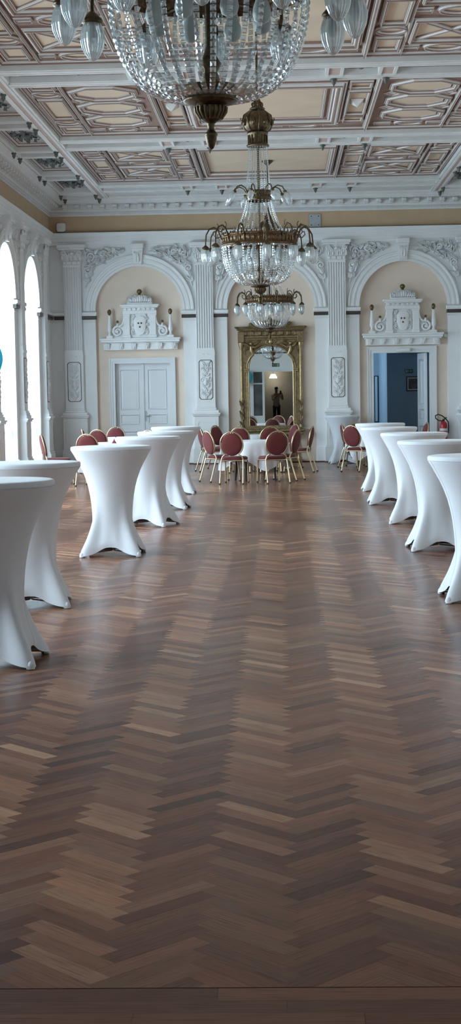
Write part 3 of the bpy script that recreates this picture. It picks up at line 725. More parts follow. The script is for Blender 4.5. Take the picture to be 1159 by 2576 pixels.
# ------------------------------------------------------------------ gilt mirror with console
def gilt_mirror():
    t = thing('pier_mirror', 'tall gilt mirror with arched glass and console between the doors', 'mirror', (XC-.015,YB+.13,0))
    F = MB(); gw, sp = .53, 2.25
    n = 24; arc = [(-gw*cos(pi*i/n), sp+gw*sin(pi*i/n)) for i in range(n+1)]
    y0, y1 = -.10, 0
    # spandrel board between glass and cornice
    for i in range(n):
        a, b_ = arc[i], arc[i+1]; F.add([(a[0],y0,a[1]),(b_[0],y0,b_[1]),(b_[0],y0,2.94),(a[0],y0,2.94)], [(0,1,2,3)])
        F.add([(a[0],y0,a[1]),(a[0],y0+.06,a[1]),(b_[0],y0+.06,b_[1]),(b_[0],y0,b_[1])], [(0,1,2,3)])
    for s_ in (-1,1):
        xa, xb = sorted((s_*gw, s_*.70)); F.box(xa, xb, y0, y1, .882, 2.94)
    F.box(-gw,gw,y1-.012,y1-.002,.9,2.93); F.box(-.698,.698,y0+.001,y1,.802,.881)
    fr = F.build('frame', GILT, t)
    M = MB()   # moulding round the glass
    path = [(-gw,.88)]+arc+[(gw,.88)]
    M.tube([(p[0],y0-.008,p[1]) for p in path], .020, 8); M.tube([(p[0]*1.075,y0-.006,(p[1]-sp)*1.075+sp if p[1] > sp else p[1]) for p in path], .012, 6)
    for s_ in (-1,1): M.cbox(s_*.585-.06, s_*.585+.06, y0-.04, y0, 2.19, 2.23, .006); M.cbox(s_*.585-.055,s_*.585+.055,y0-.03,y0,2.15,2.19,.006)
    M.build('glass_moulding', GILTW, fr)
    G = MB(); vs = [(p[0],y0+.05,p[1]) for p in path]; G.add(vs, [tuple(range(len(vs)))[::-1]])
    g = G.build('mirror_glass', MIRROR, t)
    g.matrix_local = Matrix.Translation((0,y0+.05,.88)) @ Matrix.Rotation(radians(.17),4,'X') @ Matrix.Translation((0,-(y0+.05),-.88))
    C = MB()   # cornice
    for hw, y, z0, z1 in ((.71,-.13,2.90,2.945),(.72,-.14,2.945,3.0),(.69,-.13,3.0,3.10),(.745,-.17,3.10,3.125),(.79,-.21,3.125,3.16),(.82,-.24,3.16,3.19),(.845,-.26,3.19,3.215)):
        C.cbox(-hw, hw, y, 0, z0, z1, .008)
    for k in range(8): C.cbox(-.60+k*.1715-.05,-.60+k*.1715+.05,-.165,-.12,3.0,3.105,.02)
    for s_ in (-1,1): C.cbox(s_*.70-.075,s_*.70+.075,-.19,0,2.84,3.10,.012)
    co = C.build('cornice', GILT, t)
    R_ = MB()  # crest above the cornice
    pts = [(-.52,3.215),(-.50,3.30),(-.42,3.335),(-.3,3.29),(-.2,3.33),(0,3.40),(.2,3.33),(.3,3.29),(.42,3.335),(.50,3.30),(.52,3.215)]
    R_.add([(x,-.10,z) for x,z in pts]+[(x,-.03,z) for x,z in pts], [tuple(range(11))[::-1]]+[(i,i+1,12+i,11+i) for i in range(10)])
    for s_ in (-1,1): scroll(R_, s_*.42, 3.275, .055, 1.3, 0, s_, .018, -.11)
    for k in range(7): leaf(R_, -.24+k*.08, 3.22, pi/2, .12, .07, .03, -.10)
    R_.build('crest', GILT, co)
    for s_ in (-1,1):
        L = MB(); x = s_*.70
        L.lathe([(.052,1.50),(.045,1.53),(.036,1.56),(.034,2.68),(.042,2.71),(.05,2.74),(.06,2.78),(.065,2.84)], 14, (x,-.105,0))
        cm = L.build('column', GILTW, t)
        U = MB(); U.lathe([(.055,.84),(.05,.90),(.03,.95),(.035,1.05),(.055,1.13),(.06,1.2),(.035,1.27),(.03,1.33),(.055,1.38),(.06,1.44),(.052,1.50)], 12, (x,-.105,0))
        for k in range(5): leaf(U, x, .9+.12*k, pi/2+.4*(-1)**k, .12, .06, .03, -.15)
        U.build('carved_base', GILT, cm)
        P = MB(); r = random.Random(31)
        for k in range(26):
            u = .1+.56*r.random(); z = 2.35+.5*r.random()
            if sqrt(u*u+(z-sp)**2) < gw+.06 and True: continue
            leaf(P, s_*u, z, r.random()*6.28, .08+.06*r.random(), .05, .035, y0)
        # winged figure in the spandrel
        P.tube([(s_*.42,y0-.03,2.56),(s_*.46,y0-.05,2.66),(s_*.47,y0-.05,2.75)], [.03,.045,.03], 8); P.ball((s_*.465,y0-.06,2.815), .038, 10, 8)
        P.tube([(s_*.47,y0-.05,2.74),(s_*.37,y0-.06,2.72),(s_*.28,y0-.05,2.78)], [.025,.02,.013], 8)
        P.tube([(s_*.42,y0-.03,2.57),(s_*.50,y0-.04,2.48),(s_*.55,y0-.03,2.38)], [.035,.028,.015], 8)
        leaf(P, s_*.5, 2.74, pi/2-s_*.9, .2, .1, .05, y0-.02); leaf(P, s_*.40, 2.80, pi/2+s_*1.2, .17, .09, .04, y0-.02)
        P.build('spandrel_carving', GILTW, fr)
    B = MB(); B.ball((0,y0-.03,2.86), .055, 10, 8, sc=(1,.6,1.2))
    for s_ in (-1,1): scroll(B, s_*.09, 2.86, .045, 1.2, 0, s_, .014, y0-.02)
    B.build('keystone_mask', GILTW, fr)
    K = MB(); K.cbox(-.78,.78,-.36,0,.74,.80,.012); K.cbox(-.74,.74,-.32,0,.66,.74,.012)
    cn = K.build('console_top', GILT, t)
    K = MB(); K.cbox(-.70,.70,-.28,0,.02,.08,.01); K.box(-.66,.66,-.03,0,.08,.66); K.build('console_base', GILT, t)
    for s_ in (-1,1):
        J = MB(); x = s_*.64; J.lathe([(.06,.08),(.065,.12),(.04,.16),(.055,.25),(.07,.35),(.05,.44),(.035,.5),(.05,.56),(.06,.66)], 12, (x,-.22,0))
        J.build('console_leg', GILTW, t)
gilt_mirror()

# ------------------------------------------------------------------ wall fittings
t = thing('wall_speaker', 'rounded white wall speaker in the far left corner of the beige frieze', 'speaker', (-5.10,YB-.008,5.615))
b = MB(); s_ = .105; pts = []
for k in range(24):
    a = 2*pi*k/24; c_, n_ = cos(a), sin(a); e = 5; r = (abs(c_)**e+abs(n_)**e)**(-1/e); pts.append((s_*r*c_, s_*r*n_))
b.grid([[(x*q,y,z*q) for x,z in pts] for q, y in ((1,0),(1,-.07),(.94,-.085),(.3,-.09))], 0, True, False); b.add([(x*.3,-.09,z*.3) for x,z in pts], [tuple(range(24))]); b.build('housing', PLASTIC, t)
b = MB(); b.lathe([(.012,.089),(.012,.093)], 10, ax='y'); b.build('badge', GREYP, t)
t = thing('cover_plate', 'square grey cover plate with four screws on the beige frieze', 'plate', (.866,YB-.008,5.655))
b = MB(); b.cbox(-.138,.138,-.03,0,-.155,.155,.008); b.build('plate', GREYP, t)
for x in (-.085,.085):
    for z in (-.10,.10):
        b = MB(); b.lathe([(.013,.03),(.013,.036),(.006,.038)], 8, (x,0,z), ax='y'); b.build('screw', BLACKM, t)
t = thing('wall_bracket', 'small white bracket at the end of the ledge over the open doorway', 'bracket', (XC+BAY+.96,YB+.13,2.93))
b = MB(); b.cbox(-.02,.05,-.1,0,-.035,.035,.006); b.cbox(.05,.075,-.1,0,-.05,.04,.006); b.build('body', PLASTIC, t)

t = thing('fire_extinguisher', 'red fire extinguisher with looped black hose beside the open doorway', 'extinguisher', (3.815,YB-.12,.42))
b = MB(); b.lathe([(.06,.0),(.085,.015),(.09,.05),(.09,.40),(.08,.45),(.045,.49),(.03,.50)], 20); cyl = b.build('cylinder', XRED, t)
b = MB(); b.lathe([(.091,.27),(.091,.33)], 20, cap=False); b.build('label', PLASTIC, cyl)
b = MB(); b.lathe([(.03,.50),(.03,.53),(.02,.55)], 12); b.tube([(0,0,.53),(.03,-.02,.57),(.08,-.03,.585)], .010, 6); b.tube([(0,0,.53),(.04,-.02,.545),(.08,-.03,.55)], .009, 6); b.lathe([(.02,.0),(.02,.03)], 10, (0,-.01,.52), ax='y'); b.build('valve', BLACKM, t)
b = MB(); b.tube([(.02,-.02,.53),(-.03,-.03,.50),(-.12,-.03,.52),(-.185,-.03,.57),(-.19,-.03,.63),(-.13,-.03,.66),(-.04,-.03,.63),(.05,-.03,.56),(.11,-.02,.48),(.12,0,.38),(.115,0,.22)], .014, 8); b.build('hose', BLACKM, t)
b = MB(); b.box(-.03,.03,.085,.13,.1,.45); b.box(-.095,.095,.06,.09,.3,.32); b.build('bracket', BLACKM, t)

# ------------------------------------------------------------------ windows of the left wall and curtains
wp = None
for k in range(nopen):
    u = LW0-BAY*k
    if wp is None:
        W = MB(); rr = AR-.01
        for x in (-rr+.03, -.35, .35, rr-.03):
            zt = SPR+sqrt(max(0, rr*rr-x*x)); W.box(x-.035, x+.035, .24, .30, .02, zt)
        for z in (.06, .95, 2.3, SPR): W.box(-rr, rr, .245, .295, z-.04, z+.04)
        n = 24; rows = []
        for i in range(n+1):
            a = pi*i/n; rows.append([(-(r)*cos(a), y, SPR+r*sin(a)) for r, y in ((rr,.24),(rr-.07,.24),(rr-.07,.30),(rr,.30),(rr,.24))])
        W.grid(rows, 0, False, False)
        for a in (pi/3, pi/2, 2*pi/3): W.tube([(0,.27,SPR),((rr-.03)*cos(a),.27,SPR+(rr-.03)*sin(a))], .022, 6)
        o = W.build('window_1', DOORW, loc=(XL,u,0), rotz=pi/2); wp = o
        P = MB(); vs = [(-rr,.275,.02)]+[(-rr*cos(pi*i/n),.275,SPR+rr*sin(pi*i/n)) for i in range(n+1)]+[(rr,.275,.02)]; P.add(vs, [tuple(range(len(vs)))])
        pane = P.build('pane', PANE, o)
        B = MB(); B.cbox(-rr, rr, -.02, .30, .0, .05, .006); B.build('sill', WHITE, o)
    else:
        o = wp.copy(); COL.objects.link(o); o.name = 'window_%d' % (k+1); o.location = (XL,u,0)
        for ch in wp.children: c = ch.copy(); COL.objects.link(c); c.parent = o
    tag(o, 'arched window %s of the left wall' % ('at the far end' if k == 0 else 'next to the far end one' if k == 1 else 'number %d from the far end' % (k+1)), 'window', kind='structure')

def curtain(u, label):
    t = thing('sheer_curtain', label, 'curtain', (XL,u,0), pi/2, 'sheer curtains on the left windows')
    # main sheet filling the arch
    C = MB(); nu, nz = 150, 26; rows = []
    for j in range(nz+1):
        row = []
        for i in range(nu+1):
            x = -.98+1.96*i/nu; zt = SPR+.02+sqrt(max(0,.985**2-x*x)); z = .04+(zt-.04)*j/nz
            row.append((x, .17+.018*sin(x*62+.7*sin(x*9))+.01*sin(x*23+z), z))
        rows.append(row)
    C.grid(rows); C.build('sheet', SHEER, t)
    # gathered drape on the far side, tied back and flaring below
    for s_ in (1, -1):
        D = MB(); rows = []
        for j in range(31):
            z = .03+3.2*j/30
            if z < 1.0: k_ = (1.0-z)/.97; wd = .07+.36*k_**.8; cx = .93-.13*k_
            else: k_ = min(1,(z-1.0)/2.2); wd = .07+.16*k_; cx = .93-.07*k_
            row = []
            for i in range(41):
                q = i/40*2-1; row.append((s_*(cx+q*wd*.5 if True else 0), .09+.022*sin(q*17+.4*z)*(.4+.6*min(1,wd/.25)), z))
            rows.append(row)
        D.grid(rows); D.build('drape', SHEER, t)
        B = MB(); B.tube([(s_*(.93+.05*cos(a)), .09+.045*sin(a), 1.0+.01*cos(a)) for a in [2*pi*i/12 for i in range(12)]], .014, 6, closed=True); B.build('tieback', SHEER, t)
    return t
curtain(LW0, 'white sheer curtain in the far arched window beside the corner')
curtain(LW0-BAY, 'white sheer curtain at the left edge, second window from the corner')

# ------------------------------------------------------------------ ceiling
cb = MB(); cb.box(XL-.2, XR+.2, YF-.2, YB+.2, ZT-.02, ZT+.1)
ceiling = tag(cb.build('ceiling', C_BROWN), 'coffered stucco ceiling in cream, white and rose brown', 'ceiling', kind='structure')
ZP = ZT-.02      # ground of the panels
ZBM = 6.22       # underside of beams
PROF = [(0,0,0),(.08,.40,1),(.16,.45,0),(.26,.45,1),(.34,.8,0),(.38,1.0,1),(.48,1.0,0),(.62,1.0,0),(.68,.7,1),(.74,.45,0),(.84,.45,1),(.92,.4,0),(1.0,0,0)]  # (across, depth, material of next strip: 0 brown 1 white)
def sweep(mb, loop_fn, depth, zbase=None, closed=True):
    zb = ZP if zbase is None else zbase
    rows = [[(p[0],p[1],zb-d*depth) for p in loop_fn(t)] for t, d, _ in PROF]
    n = len(rows[0])
    for i in range(len(rows)-1):
        for j in range(n if closed else n-1):
            k = (j+1) % n; mb.add([rows[i][j],rows[i][k],rows[i+1][k],rows[i+1][j]], [(0,1,2,3)], PROF[i][2])
def mrect(mb, x0, x1, y0, y1, w, depth=.07, ground=None):
    depth *= .8
    sweep(mb, lambda t: [(x0+w*t,y0+w*t),(x1-w*t,y0+w*t),(x1-w*t,y1-w*t),(x0+w*t,y1-w*t)], depth)
    if ground is not None: mb.add([(x0+w,y0+w,ZP-.004),(x1-w,y0+w,ZP-.004),(x1-w,y1-w,ZP-.004),(x0+w,y1-w,ZP-.004)], [(0,1,2,3)], ground)
def mgon(mb, cx, cy, rx, ry, n, w, depth=.07, ground=2, rot=0):
    depth *= .62
    def lp(t):
        return [(cx+(rx-w*t)*cos(rot+2*pi*i/n), cy+(ry-w*t)*sin(rot+2*pi*i/n)) for i in range(n)]
    sweep(mb, lp, depth)
    if ground is not None: mb.add([(p[0],p[1],ZP-.004) for p in lp(1)], [tuple(range(n))], ground)
def mbar(mb, p0, p1, w, depth=.06):
    d = Vector((p1[0]-p0[0],p1[1]-p0[1])); d.normalize(); q = (-d[1]*w, d[0]*w)
    sweep(mb, lambda t: [(p0[0]+q[0]*(t-.5),p0[1]+q[1]*(t-.5)),(p1[0]+q[0]*(t-.5),p1[1]+q[1]*(t-.5))], depth, closed=False)
def fieldq(mb, x0, x1, y0, y1, m=2): mb.add([(x0,y0,ZP-.003),(x1,y0,ZP-.003),(x1,y1,ZP-.003),(x0,y1,ZP-.003)], [(0,1,2,3)], m)

CM = [C_BROWN, C_WHITE, C_FIELD, C_PINK, C_GREY]
HX = 3.72   # half width of the main field
PL = 4.80; BW = 1.17; PIT = PL+BW
y_end = 34.05
def panel_O():
    m = MB(); h = PL/2
    mrect(m, -HX, HX, -h, h, .09, .10)
    # central field
    mrect(m, -1.32, 1.32, -1.72, 1.72, .26, .13)
    mrect(m, -1.02, 1.02, -1.42, 1.42, .07, .04, 2)
    for s_ in (-1,1):
        # strips of circles and bars in front of and behind the central field
        y = s_*2.02
        for x in (-.66,.66): mgon(m, x, y, .27, .21, 24, .075, .08)
        for xa, xb in ((-1.30,-1.0),(-.32,.32),(1.0,1.30)): mrect(m, xa, xb, y-.10, y+.10, .06, .06, 2)
        # columns of pyramid squares
        x = s_*1.52
        mrect(m, x-.19, x+.19, -1.05, 1.05, .06, .10, 2)
        m.add([(x-.11,-.2,ZP-.01),(x+.11,-.2,ZP-.01),(x+.11,.2,ZP-.01),(x-.11,.2,ZP-.01),(x,0,ZP-.11)], [(0,1,4),(1,2,4),(2,3,4),(3,0,4)], 1)
        for q in (-1.45,1.45): mrect(m, x-.19, x+.19, q-.28, q+.28, .06, .08, 2)
        mbar(m, (s_*1.78,-h+.06), (s_*1.78,h-.06), .11, .11)
        # octagons
        xo = s_*2.52
        for yo in (-1.17,0,1.17):
            mgon(m, xo, yo, .60, .60, 8, .13, .10, None, pi/8)
            mgon(m, xo, yo, .455, .455, 8, .025, .03, 2, pi/8)
        for yo in (-.585,.585):
            for xx in (-.46,.46): mgon(m, xo+xx, yo, .16, .20, 4, .05, .05, 1, 0)
        for q in (-2.03,2.03):
            mgon(m, xo, q, .27, .21, 24, .07, .08)
            for xa, xb in ((-.62,-.30),(.30,.62)): mrect(m, xo+xa, xo+xb, q-.10, q+.10, .05, .06, 2)
        # outer column of circles and rectangles
        xr = s_*3.40; mbar(m, (s_*3.12,-h+.06), (s_*3.12,h-.06), .07, .08)
        for q in (-1.22,1.22): mgon(m, xr, q, .25, .25, 24, .075, .09)
        mrect(m, xr-.22, xr+.22, -.88, .88, .08, .09, 2)
        for q in (-1.88,1.88): mrect(m, xr-.22, xr+.22, q-.33, q+.33, .08, .08, 2)
    return m
def panel_X():
    m = MB(); h = PL/2
    mrect(m, -HX, HX, -h, h, .09, .10)
    mrect(m, -1.38, 1.38, -1.80, 1.80, .16, .13, 2)
    for s_ in (-1,1):
        y = s_*2.07
        for x in (-.66,.66): mgon(m, x, y, .28, .20, 24, .075, .08)
        for xa, xb in ((-1.36,-1.0),(-.32,.32),(1.0,1.36)): mrect(m, xa, xb, y-.10, y+.10, .06, .06, 2)
        mbar(m, (s_*1.45,-h+.06), (s_*1.45,h-.06), .10, .11)
        xo = s_*2.52
        # two rectangles with diagonal bars, circles between
        for q in (-1.05,1.05):
            mrect(m, xo-.56, xo+.56, q-.66, q+.66, .13, .10, 2)
            mbar(m, (xo-.43,q-.53), (xo+.43,q+.53), .07, .06); mbar(m, (xo-.43,q+.53), (xo+.43,q-.53), .07, .055)
        for q in (-2.05,0,2.05):
            mgon(m, xo, q, .30, .25, 24, .08, .09)
            for xa, xb in ((-.58,-.33),(.33,.58)): mrect(m, xo+xa, xo+xb, q-.11, q+.11, .05, .06, 2)
        for xr in (s_*3.40, s_*1.73):
            for q in (-1.02,1.02): mgon(m, xr, q, .23, .24, 24, .07, .09)
            mrect(m, xr-.20, xr+.20, -.66, .66, .08, .09, 2)
            for q in (-1.78,1.78): mrect(m, xr-.20, xr+.20, q-.40, q+.40, .08, .08, 2)
        mbar(m, (s_*3.14,-h+.06), (s_*3.14,h-.06), .05, .07); mbar(m, (s_*1.95,-h+.06), (s_*1.95,h-.06), .05, .07)
    return m
pO = panel_O(); pX = panel_X(); oO = oX = None
def rib(mb, x0, x1, y0, y1, pink=False, zb=None):
    zb = ZBM if zb is None else zb
    dx, dy = x1-x0, y1-y0
    if dx > dy:
        for a, b, z in ((.0,.18,zb+.015),(.18,.36,zb),(.36,.64,zb+.012),(.64,.82,zb),(.82,1,zb+.015)): mb.box(x0, x1, y0+dy*a, y0+dy*b, z, ZT-.03, 3 if (pink and a == .36) else 1)
    else:
        for a, b, z in ((.0,.18,zb+.015),(.18,.36,zb),(.36,.64,zb+.012),(.64,.82,zb),(.82,1,zb+.015)): mb.box(x0+dx*a, x0+dx*b, y0, y1, z, ZT-.03, 3 if (pink and a == .36) else 1)
def pendant(parent, x, y):
    p = MB(); p.lathe([(.045,0),(.05,-.02),(.032,-.035),(.035,-.06),(.018,-.085),(.004,-.105)], 10, (x,y,ZBM+.005)); p.build('pendant', PENDANT, parent)
# main cross beams
bm0 = None
for k in range(7):
    yb = y_end-PIT*k       # near edge of the beam
    yc = yb+BW/2
    if yb+BW < YF: break
    if bm0 is None:
        m = MB(); rib(m, -HX-.02, HX+.02, -BW/2, -BW/2+.33); rib(m, -HX-.02, HX+.02, BW/2-.33, BW/2)
        m.add([(-HX,-.3,ZP-.05),(HX,-.3,ZP-.05),(HX,.3,ZP-.05),(-HX,.3,ZP-.05)], [(0,1,2,3)], 4)
        for x in (-1.82,-1.05,1.05,1.82):
            m.box(x-.085, x+.085, -.3, .3, ZBM+.03, ZT-.03, 3); m.box(x-.13, x-.085, -.3, .3, ZBM+.005, ZT-.03, 1); m.box(x+.085, x+.13, -.3, .3, ZBM+.005, ZT-.03, 1)
        for xa, xb in ((-3.6,-2.0),(-1.64,-1.23),(-.87,.87),(1.23,1.64),(2.0,3.6)): mrect(m, xa, xb, -.25, .25, .05, .07)
        bm0 = m.build('beam', CM, ceiling, (XC,yc,0))
        g = MB(); r = random.Random(8)
        for xa, xb, n in ((-3.5,-2.1,3),(-.7,.7,2),(2.1,3.5,3)):
            for i in range(n):
                x = xa+(i+.5)*(xb-xa)/n
                for q in range(7):
                    a = r.random()*6.28; L = .10+.08*r.random(); d = (cos(a)*1.6, sin(a)*.6)
                    px, py = x+d[0]*.06, r.uniform(-.05,.05)
                    g.add([(px,py,ZP-.06),(px+d[0]*L*.5-.03,py+d[1]*L*.5+.03,ZP-.09),(px+d[0]*L,py+d[1]*L,ZP-.065),(px+d[0]*L*.5+.03,py+d[1]*L*.5-.03,ZP-.08)], [(0,1,2,3)])
        for x in (-1.435,1.435): g.ball((x,0,ZP-.06), .06, 8, 6)
        g.build('garland', C_GREEN, bm0)
        for x in (-1.82,-1.05,1.05,1.82): pendant(bm0, x, -.14) if False else None
        for x in (-1.82,-1.05,1.05,1.82):
            p = MB(); p.lathe([(.05,ZBM),(.055,ZBM-.02),(.03,ZBM-.04),(.034,ZBM-.06),(.015,ZBM-.09),(.004,ZBM-.11)], 8, (x,BW/2-.17,0)); p.build('pendant', PENDANT, bm0)
    else:
        cptree(bm0, ceiling, (XC,yc,0))
    # panel nearer than this beam
    ypc = yb-PL/2
    if ypc+PL/2 > YF:
        if k % 2 == 0:
            if oX is None: oX = pX.build('coffer_panel', CM, ceiling, (XC,ypc,0))
            else: cptree(oX, ceiling, (XC,ypc,0))
        else:
            if oO is None: oO = pO.build('coffer_panel', CM, ceiling, (XC,ypc,0))
            else: cptree(oO, ceiling, (XC,ypc,0))
# long ribs and the side strips of small coffers
for s_ in (-1,1):
    m = MB(); xa, xb = sorted((XC+s_*HX, XC+s_*(HX+.27))); rib(m, xa, xb, YF, 36.1, True)
    xa, xb = sorted((XC+s_*(HX+.98), XC+s_*(HX+1.08))); rib(m, xa, xb, YF, 36.1, True)
    m.build('long_rib', CM, ceiling)
sc0 = None
for k in range(10):
    yc = 34.23-BAY*k
    for s_ in (-1,1):
        xc = XC+s_*(HX+.625)
        if sc0 is None:
            m = MB(); hx = .36
            rib(m, -hx, hx, HB-.40, HB-.25); rib(m, -hx, hx, HB+.25, HB+.40)
            mrect(m, -hx, hx, HB-.24, HB+.24, .06, .05, 4); m.ball((0,HB,ZP-.02), .05, 8, 6, 4)
            mrect(m, -hx, hx, -HB+.42, HB-.42, .09, .09); mrect(m, -hx+.10, hx-.10, -HB+.52, HB-.52, .05, .03)
            m.add([(-hx+.05,-HB+.46,ZP-.006),(hx-.05,-HB+.46,ZP-.006),(hx-.05,HB-.46,ZP-.006),(-hx+.05,HB-.46,ZP-.006)], [(0,1,2,3)], 4)
            sc0 = m.build('side_coffer', CM, ceiling, (xc,yc,0))
            g = MB(); r = random.Random(14)
            for i in range(60):
                a = r.random()*6.28; rr = r.random(); px, py = .19*rr*cos(a), .62*rr*sin(a); b_ = a+r.uniform(-1,1); L = .09+.05*r.random()
                dx, dy = cos(b_)*L, sin(b_)*L; nx, ny = -sin(b_)*.035, cos(b_)*.035; z = ZP-.03-.05*r.random()
                g.add([(px,py,ZP-.012),(px+dx*.5+nx,py+dy*.5+ny,z),(px+dx,py+dy,ZP-.02),(px+dx*.5-nx,py+dy*.5-ny,z-.01)], [(0,1,2,3)])
            g.ball((0,0,ZP-.05), .07, 10, 6, sc=(1,1.4,.8)); g.build('rosette', C_GREEN, sc0)
            for px in (-.40,.40):
                for py in (HB-.34,HB+.34):
                    p = MB(); p.lathe([(.045,ZBM+.005),(.052,ZBM-.015),(.03,ZBM-.035),(.036,ZBM-.06),(.018,ZBM-.09),(.004,ZBM-.11)], 8, (px,py,0)); p.build('pendant', PENDANT, sc0)
        else:
            cptree(sc0, ceiling, (xc,yc,0))
# strip between last beam and the end cornice
m = MB(); m.box(XC-HX-1.1, XC+HX+1.1, y_end+BW, 36.1, ZBM+.04, ZT-.02, 1)
m.build('end_band', CM, ceiling)

# ------------------------------------------------------------------ chandeliers
def bead(mb, c, ax, s, thick=.45, out=None):
    # square cut crystal: flattened octahedron, face turned outwards
    a = Vector(ax).normalized(); o = Vector(out); o = (o-a*o.dot(a)).normalized(); b = a.cross(o); c = Vector(c); h = s*.5
    k = .38
    P = [c+a*h*.92+b*h*.92, c+a*h*.92-b*h*.92, c-a*h*.92-b*h*.92, c-a*h*.92+b*h*.92]
    Q1 = [c+o*s*thick*.5+(p-c)*k for p in P]; Q2 = [c-o*s*thick*.5+(p-c)*k for p in P]
    vs = P+Q1+Q2; fs = [(4,5,6,7),(11,10,9,8)]
    for i in range(4):
        j = (i+1) % 4; fs += [(i,j,4+j,4+i),(j,i,8+i,8+j)]
    mb.add(vs, fs)
def string(prof, a, step, s):
    """beads along a profile curve (r,z) at angle a"""
    mb = MB(); d = (cos(a), sin(a))
    pts = [Vector((r*d[0], r*d[1], z)) for r, z in prof]
    seg = [(pts[i+1]-pts[i]).length for i in range(len(pts)-1)]; tot = sum(seg); n = int(tot/step)
    for q in range(n+1):
        L = tot*q/n; i = 0
        while i < len(seg)-1 and L > seg[i]: L -= seg[i]; i += 1
        p = pts[i]+(pts[i+1]-pts[i])*(L/seg[i]); ax = pts[i+1]-pts[i]
        out = Vector((d[0], d[1], .0)) if abs(ax.normalized().z) > .35 else Vector((d[0]*.3, d[1]*.3, -1))
        bead(mb, p, ax, s, .5, out)
    return mb
def chandelier(loc, label):
    t = thing('chandelier', label, 'chandelier', loc, 0, 'crystal chandeliers along the hall')
    # z = 0 at the lowest finial tip
    b = MB()   # bottom plate, urn and acorn
    b.lathe([(.001,.0),(.010,.006),(.020,.025),(.0255,.045),(.027,.062),(.031,.066),(.031,.074),(.024,.082),(.017,.092),(.015,.105),(.019,.112),(.017,.12),(.024,.127),(.034,.132)], 20)
    b.lathe([(.03,.13),(.055,.145),(.072,.175),(.074,.195),(.068,.205)], 24)
    for k in range(20):
        a = 2*pi*k/20; b.tube([(.05*cos(a),.05*sin(a),.142),(.074*cos(a),.074*sin(a),.175),(.076*cos(a),.076*sin(a),.198)], .006, 5)
    b.lathe([(.068,.205),(.10,.212),(.128,.222),(.132,.232),(.115,.245),(.118,.262),(.125,.275),(.13,.285),(.122,.297),(.02,.30)], 28)
    for k in range(36):
        a = 2*pi*k/36; b.ball((.118*cos(a),.118*sin(a),.256), .008, 6, 4)
    b.build('base_bowl', BRONZE, t)
    b = MB(); b.lathe([(.03,.30),(.05,.32),(.035,.36),(.055,.40),(.03,.44),(.02,.48),(.016,1.35),(.016,1.42),(.014,3.64)], 12); b.build('stem', BRONZE, t)
    # big pierced ring
    R = .475; b = MB()
    b.lathe([(R,.725),(R+.012,.73),(R+.012,.745),(R,.75),(R,.845),(R+.014,.85),(R+.014,.868),(R,.875),(R-.01,.875),(R-.01,.725),(R,.725)], 48, cap=False)
    for k in range(48):
        a = 2*pi*k/48; b.ball((R*cos(a),R*sin(a),.80), .026, 6, 4, sc=(.6,.6,1.2)); b.ball((R*cos(a+.065),R*sin(a+.065),.885), .012, 6, 4)
    for k in range(6):
        a = 2*pi*k/6; b.tube([(R*cos(a),R*sin(a),.74),(.02*cos(a),.02*sin(a),.72)], .008, 6)
    ring = b.build('big_ring', mat('ring_bronze', (.17,.105,.06), .38, .8, noise=(45,.5), bump=(60,.4)) if 'ring_bronze' not in MATS else MATS['ring_bronze'], t)
    # arms with acorn glass shades
    for k in range(12):
        a = 2*pi*k/12; d = (cos(a), sin(a)); b = MB()
        P = lambda r, z: (r*d[0], r*d[1], z)
        b.tube([P(R,.77),P(R+.02,.85),P(R+.05,.93),P(R+.10,.965),P(R+.16,.94),P(R+.20,.87),P(R+.21,.77),P(R+.21,.70)], [.011,.012,.012,.011,.010,.010,.010,.012], 6)
        b.tube([P(R+.01,.85),P(R+.07,.83),P(R+.11,.87),P(R+.10,.91),P(R+.075,.90)], .007, 5)
        b.tube([P(R+.05,.93),P(R+.04,.985),P(R+.06,1.01)], .007, 5)
        b.lathe([(.012,.74),(.03,.725),(.052,.70),(.054,.685),(.03,.68)], 12, P(R+.21,0))
        arm = b.build('lamp_arm', BRONZE, t)
        g = MB(); rows = []
        for r_, z in ((.040,.683),(.050,.66),(.058,.63),(.059,.60),(.053,.565),(.040,.535),(.022,.51),(.006,.50)):
            rows.append([((R+.21)*d[0]+r_*(1+(.045 if i % 2 else -.02))*cos(2*pi*i/44), (R+.21)*d[1]+r_*(1+(.045 if i % 2 else -.02))*sin(2*pi*i/44), z) for i in range(44)])
        g.grid(rows, 0, True, False); g.build('glass_shade', SHADE, arm)
        g = MB(); g.lathe([(.014,.68),(.016,.66),(.028,.63),(.026,.60),(.008,.585)], 10, P(R+.21,0)); g.build('bulb', CERAMIC, arm)
    # inner frosted bulbs
    for k in range(8):
        a = 2*pi*(k+.5)/8; g = MB(); c = (.27*cos(a), .27*sin(a), 0)
        g.lathe([(.016,.735),(.018,.70),(.026,.67),(.040,.63),(.044,.60),(.036,.57),(.012,.555)], 14, c); g.build('inner_bulb', CERAMIC, t)
    # crystal bowl
    prof = [(.455-.0,.73)]+[(.125+.345*cos(q)**.78 if q < 1.57 else .125, .70-.46*sin(q)) for q in [.08*i for i in range(20)]]
    for k in range(38):
        string(prof, 2*pi*k/38, .030, .0295).build('crystal_string', CRYSTAL, t)
    mb = MB()
    for k in range(96):
        a = 2*pi*k/96; bead(mb, (R*cos(a),R*sin(a),.712), (0,0,1), .026, .5, (cos(a),sin(a),0))
    mb.build('crystal_band', CRYSTAL, t)
    # upper tiers of strings
    low = [(.165,1.29),(.20,1.15),(.25,1.02),(.32,.90),(.41,.87)]
    up = [(.118,1.98),(.128,1.80),(.142,1.60),(.158,1.43)]
    for k in range(22):
        string(low, 2*pi*k/22, .024, .021).build('crystal_string', CRYSTAL, t)
        string(up, 2*pi*k/22, .024, .018).build('crystal_string', CRYSTAL, t)
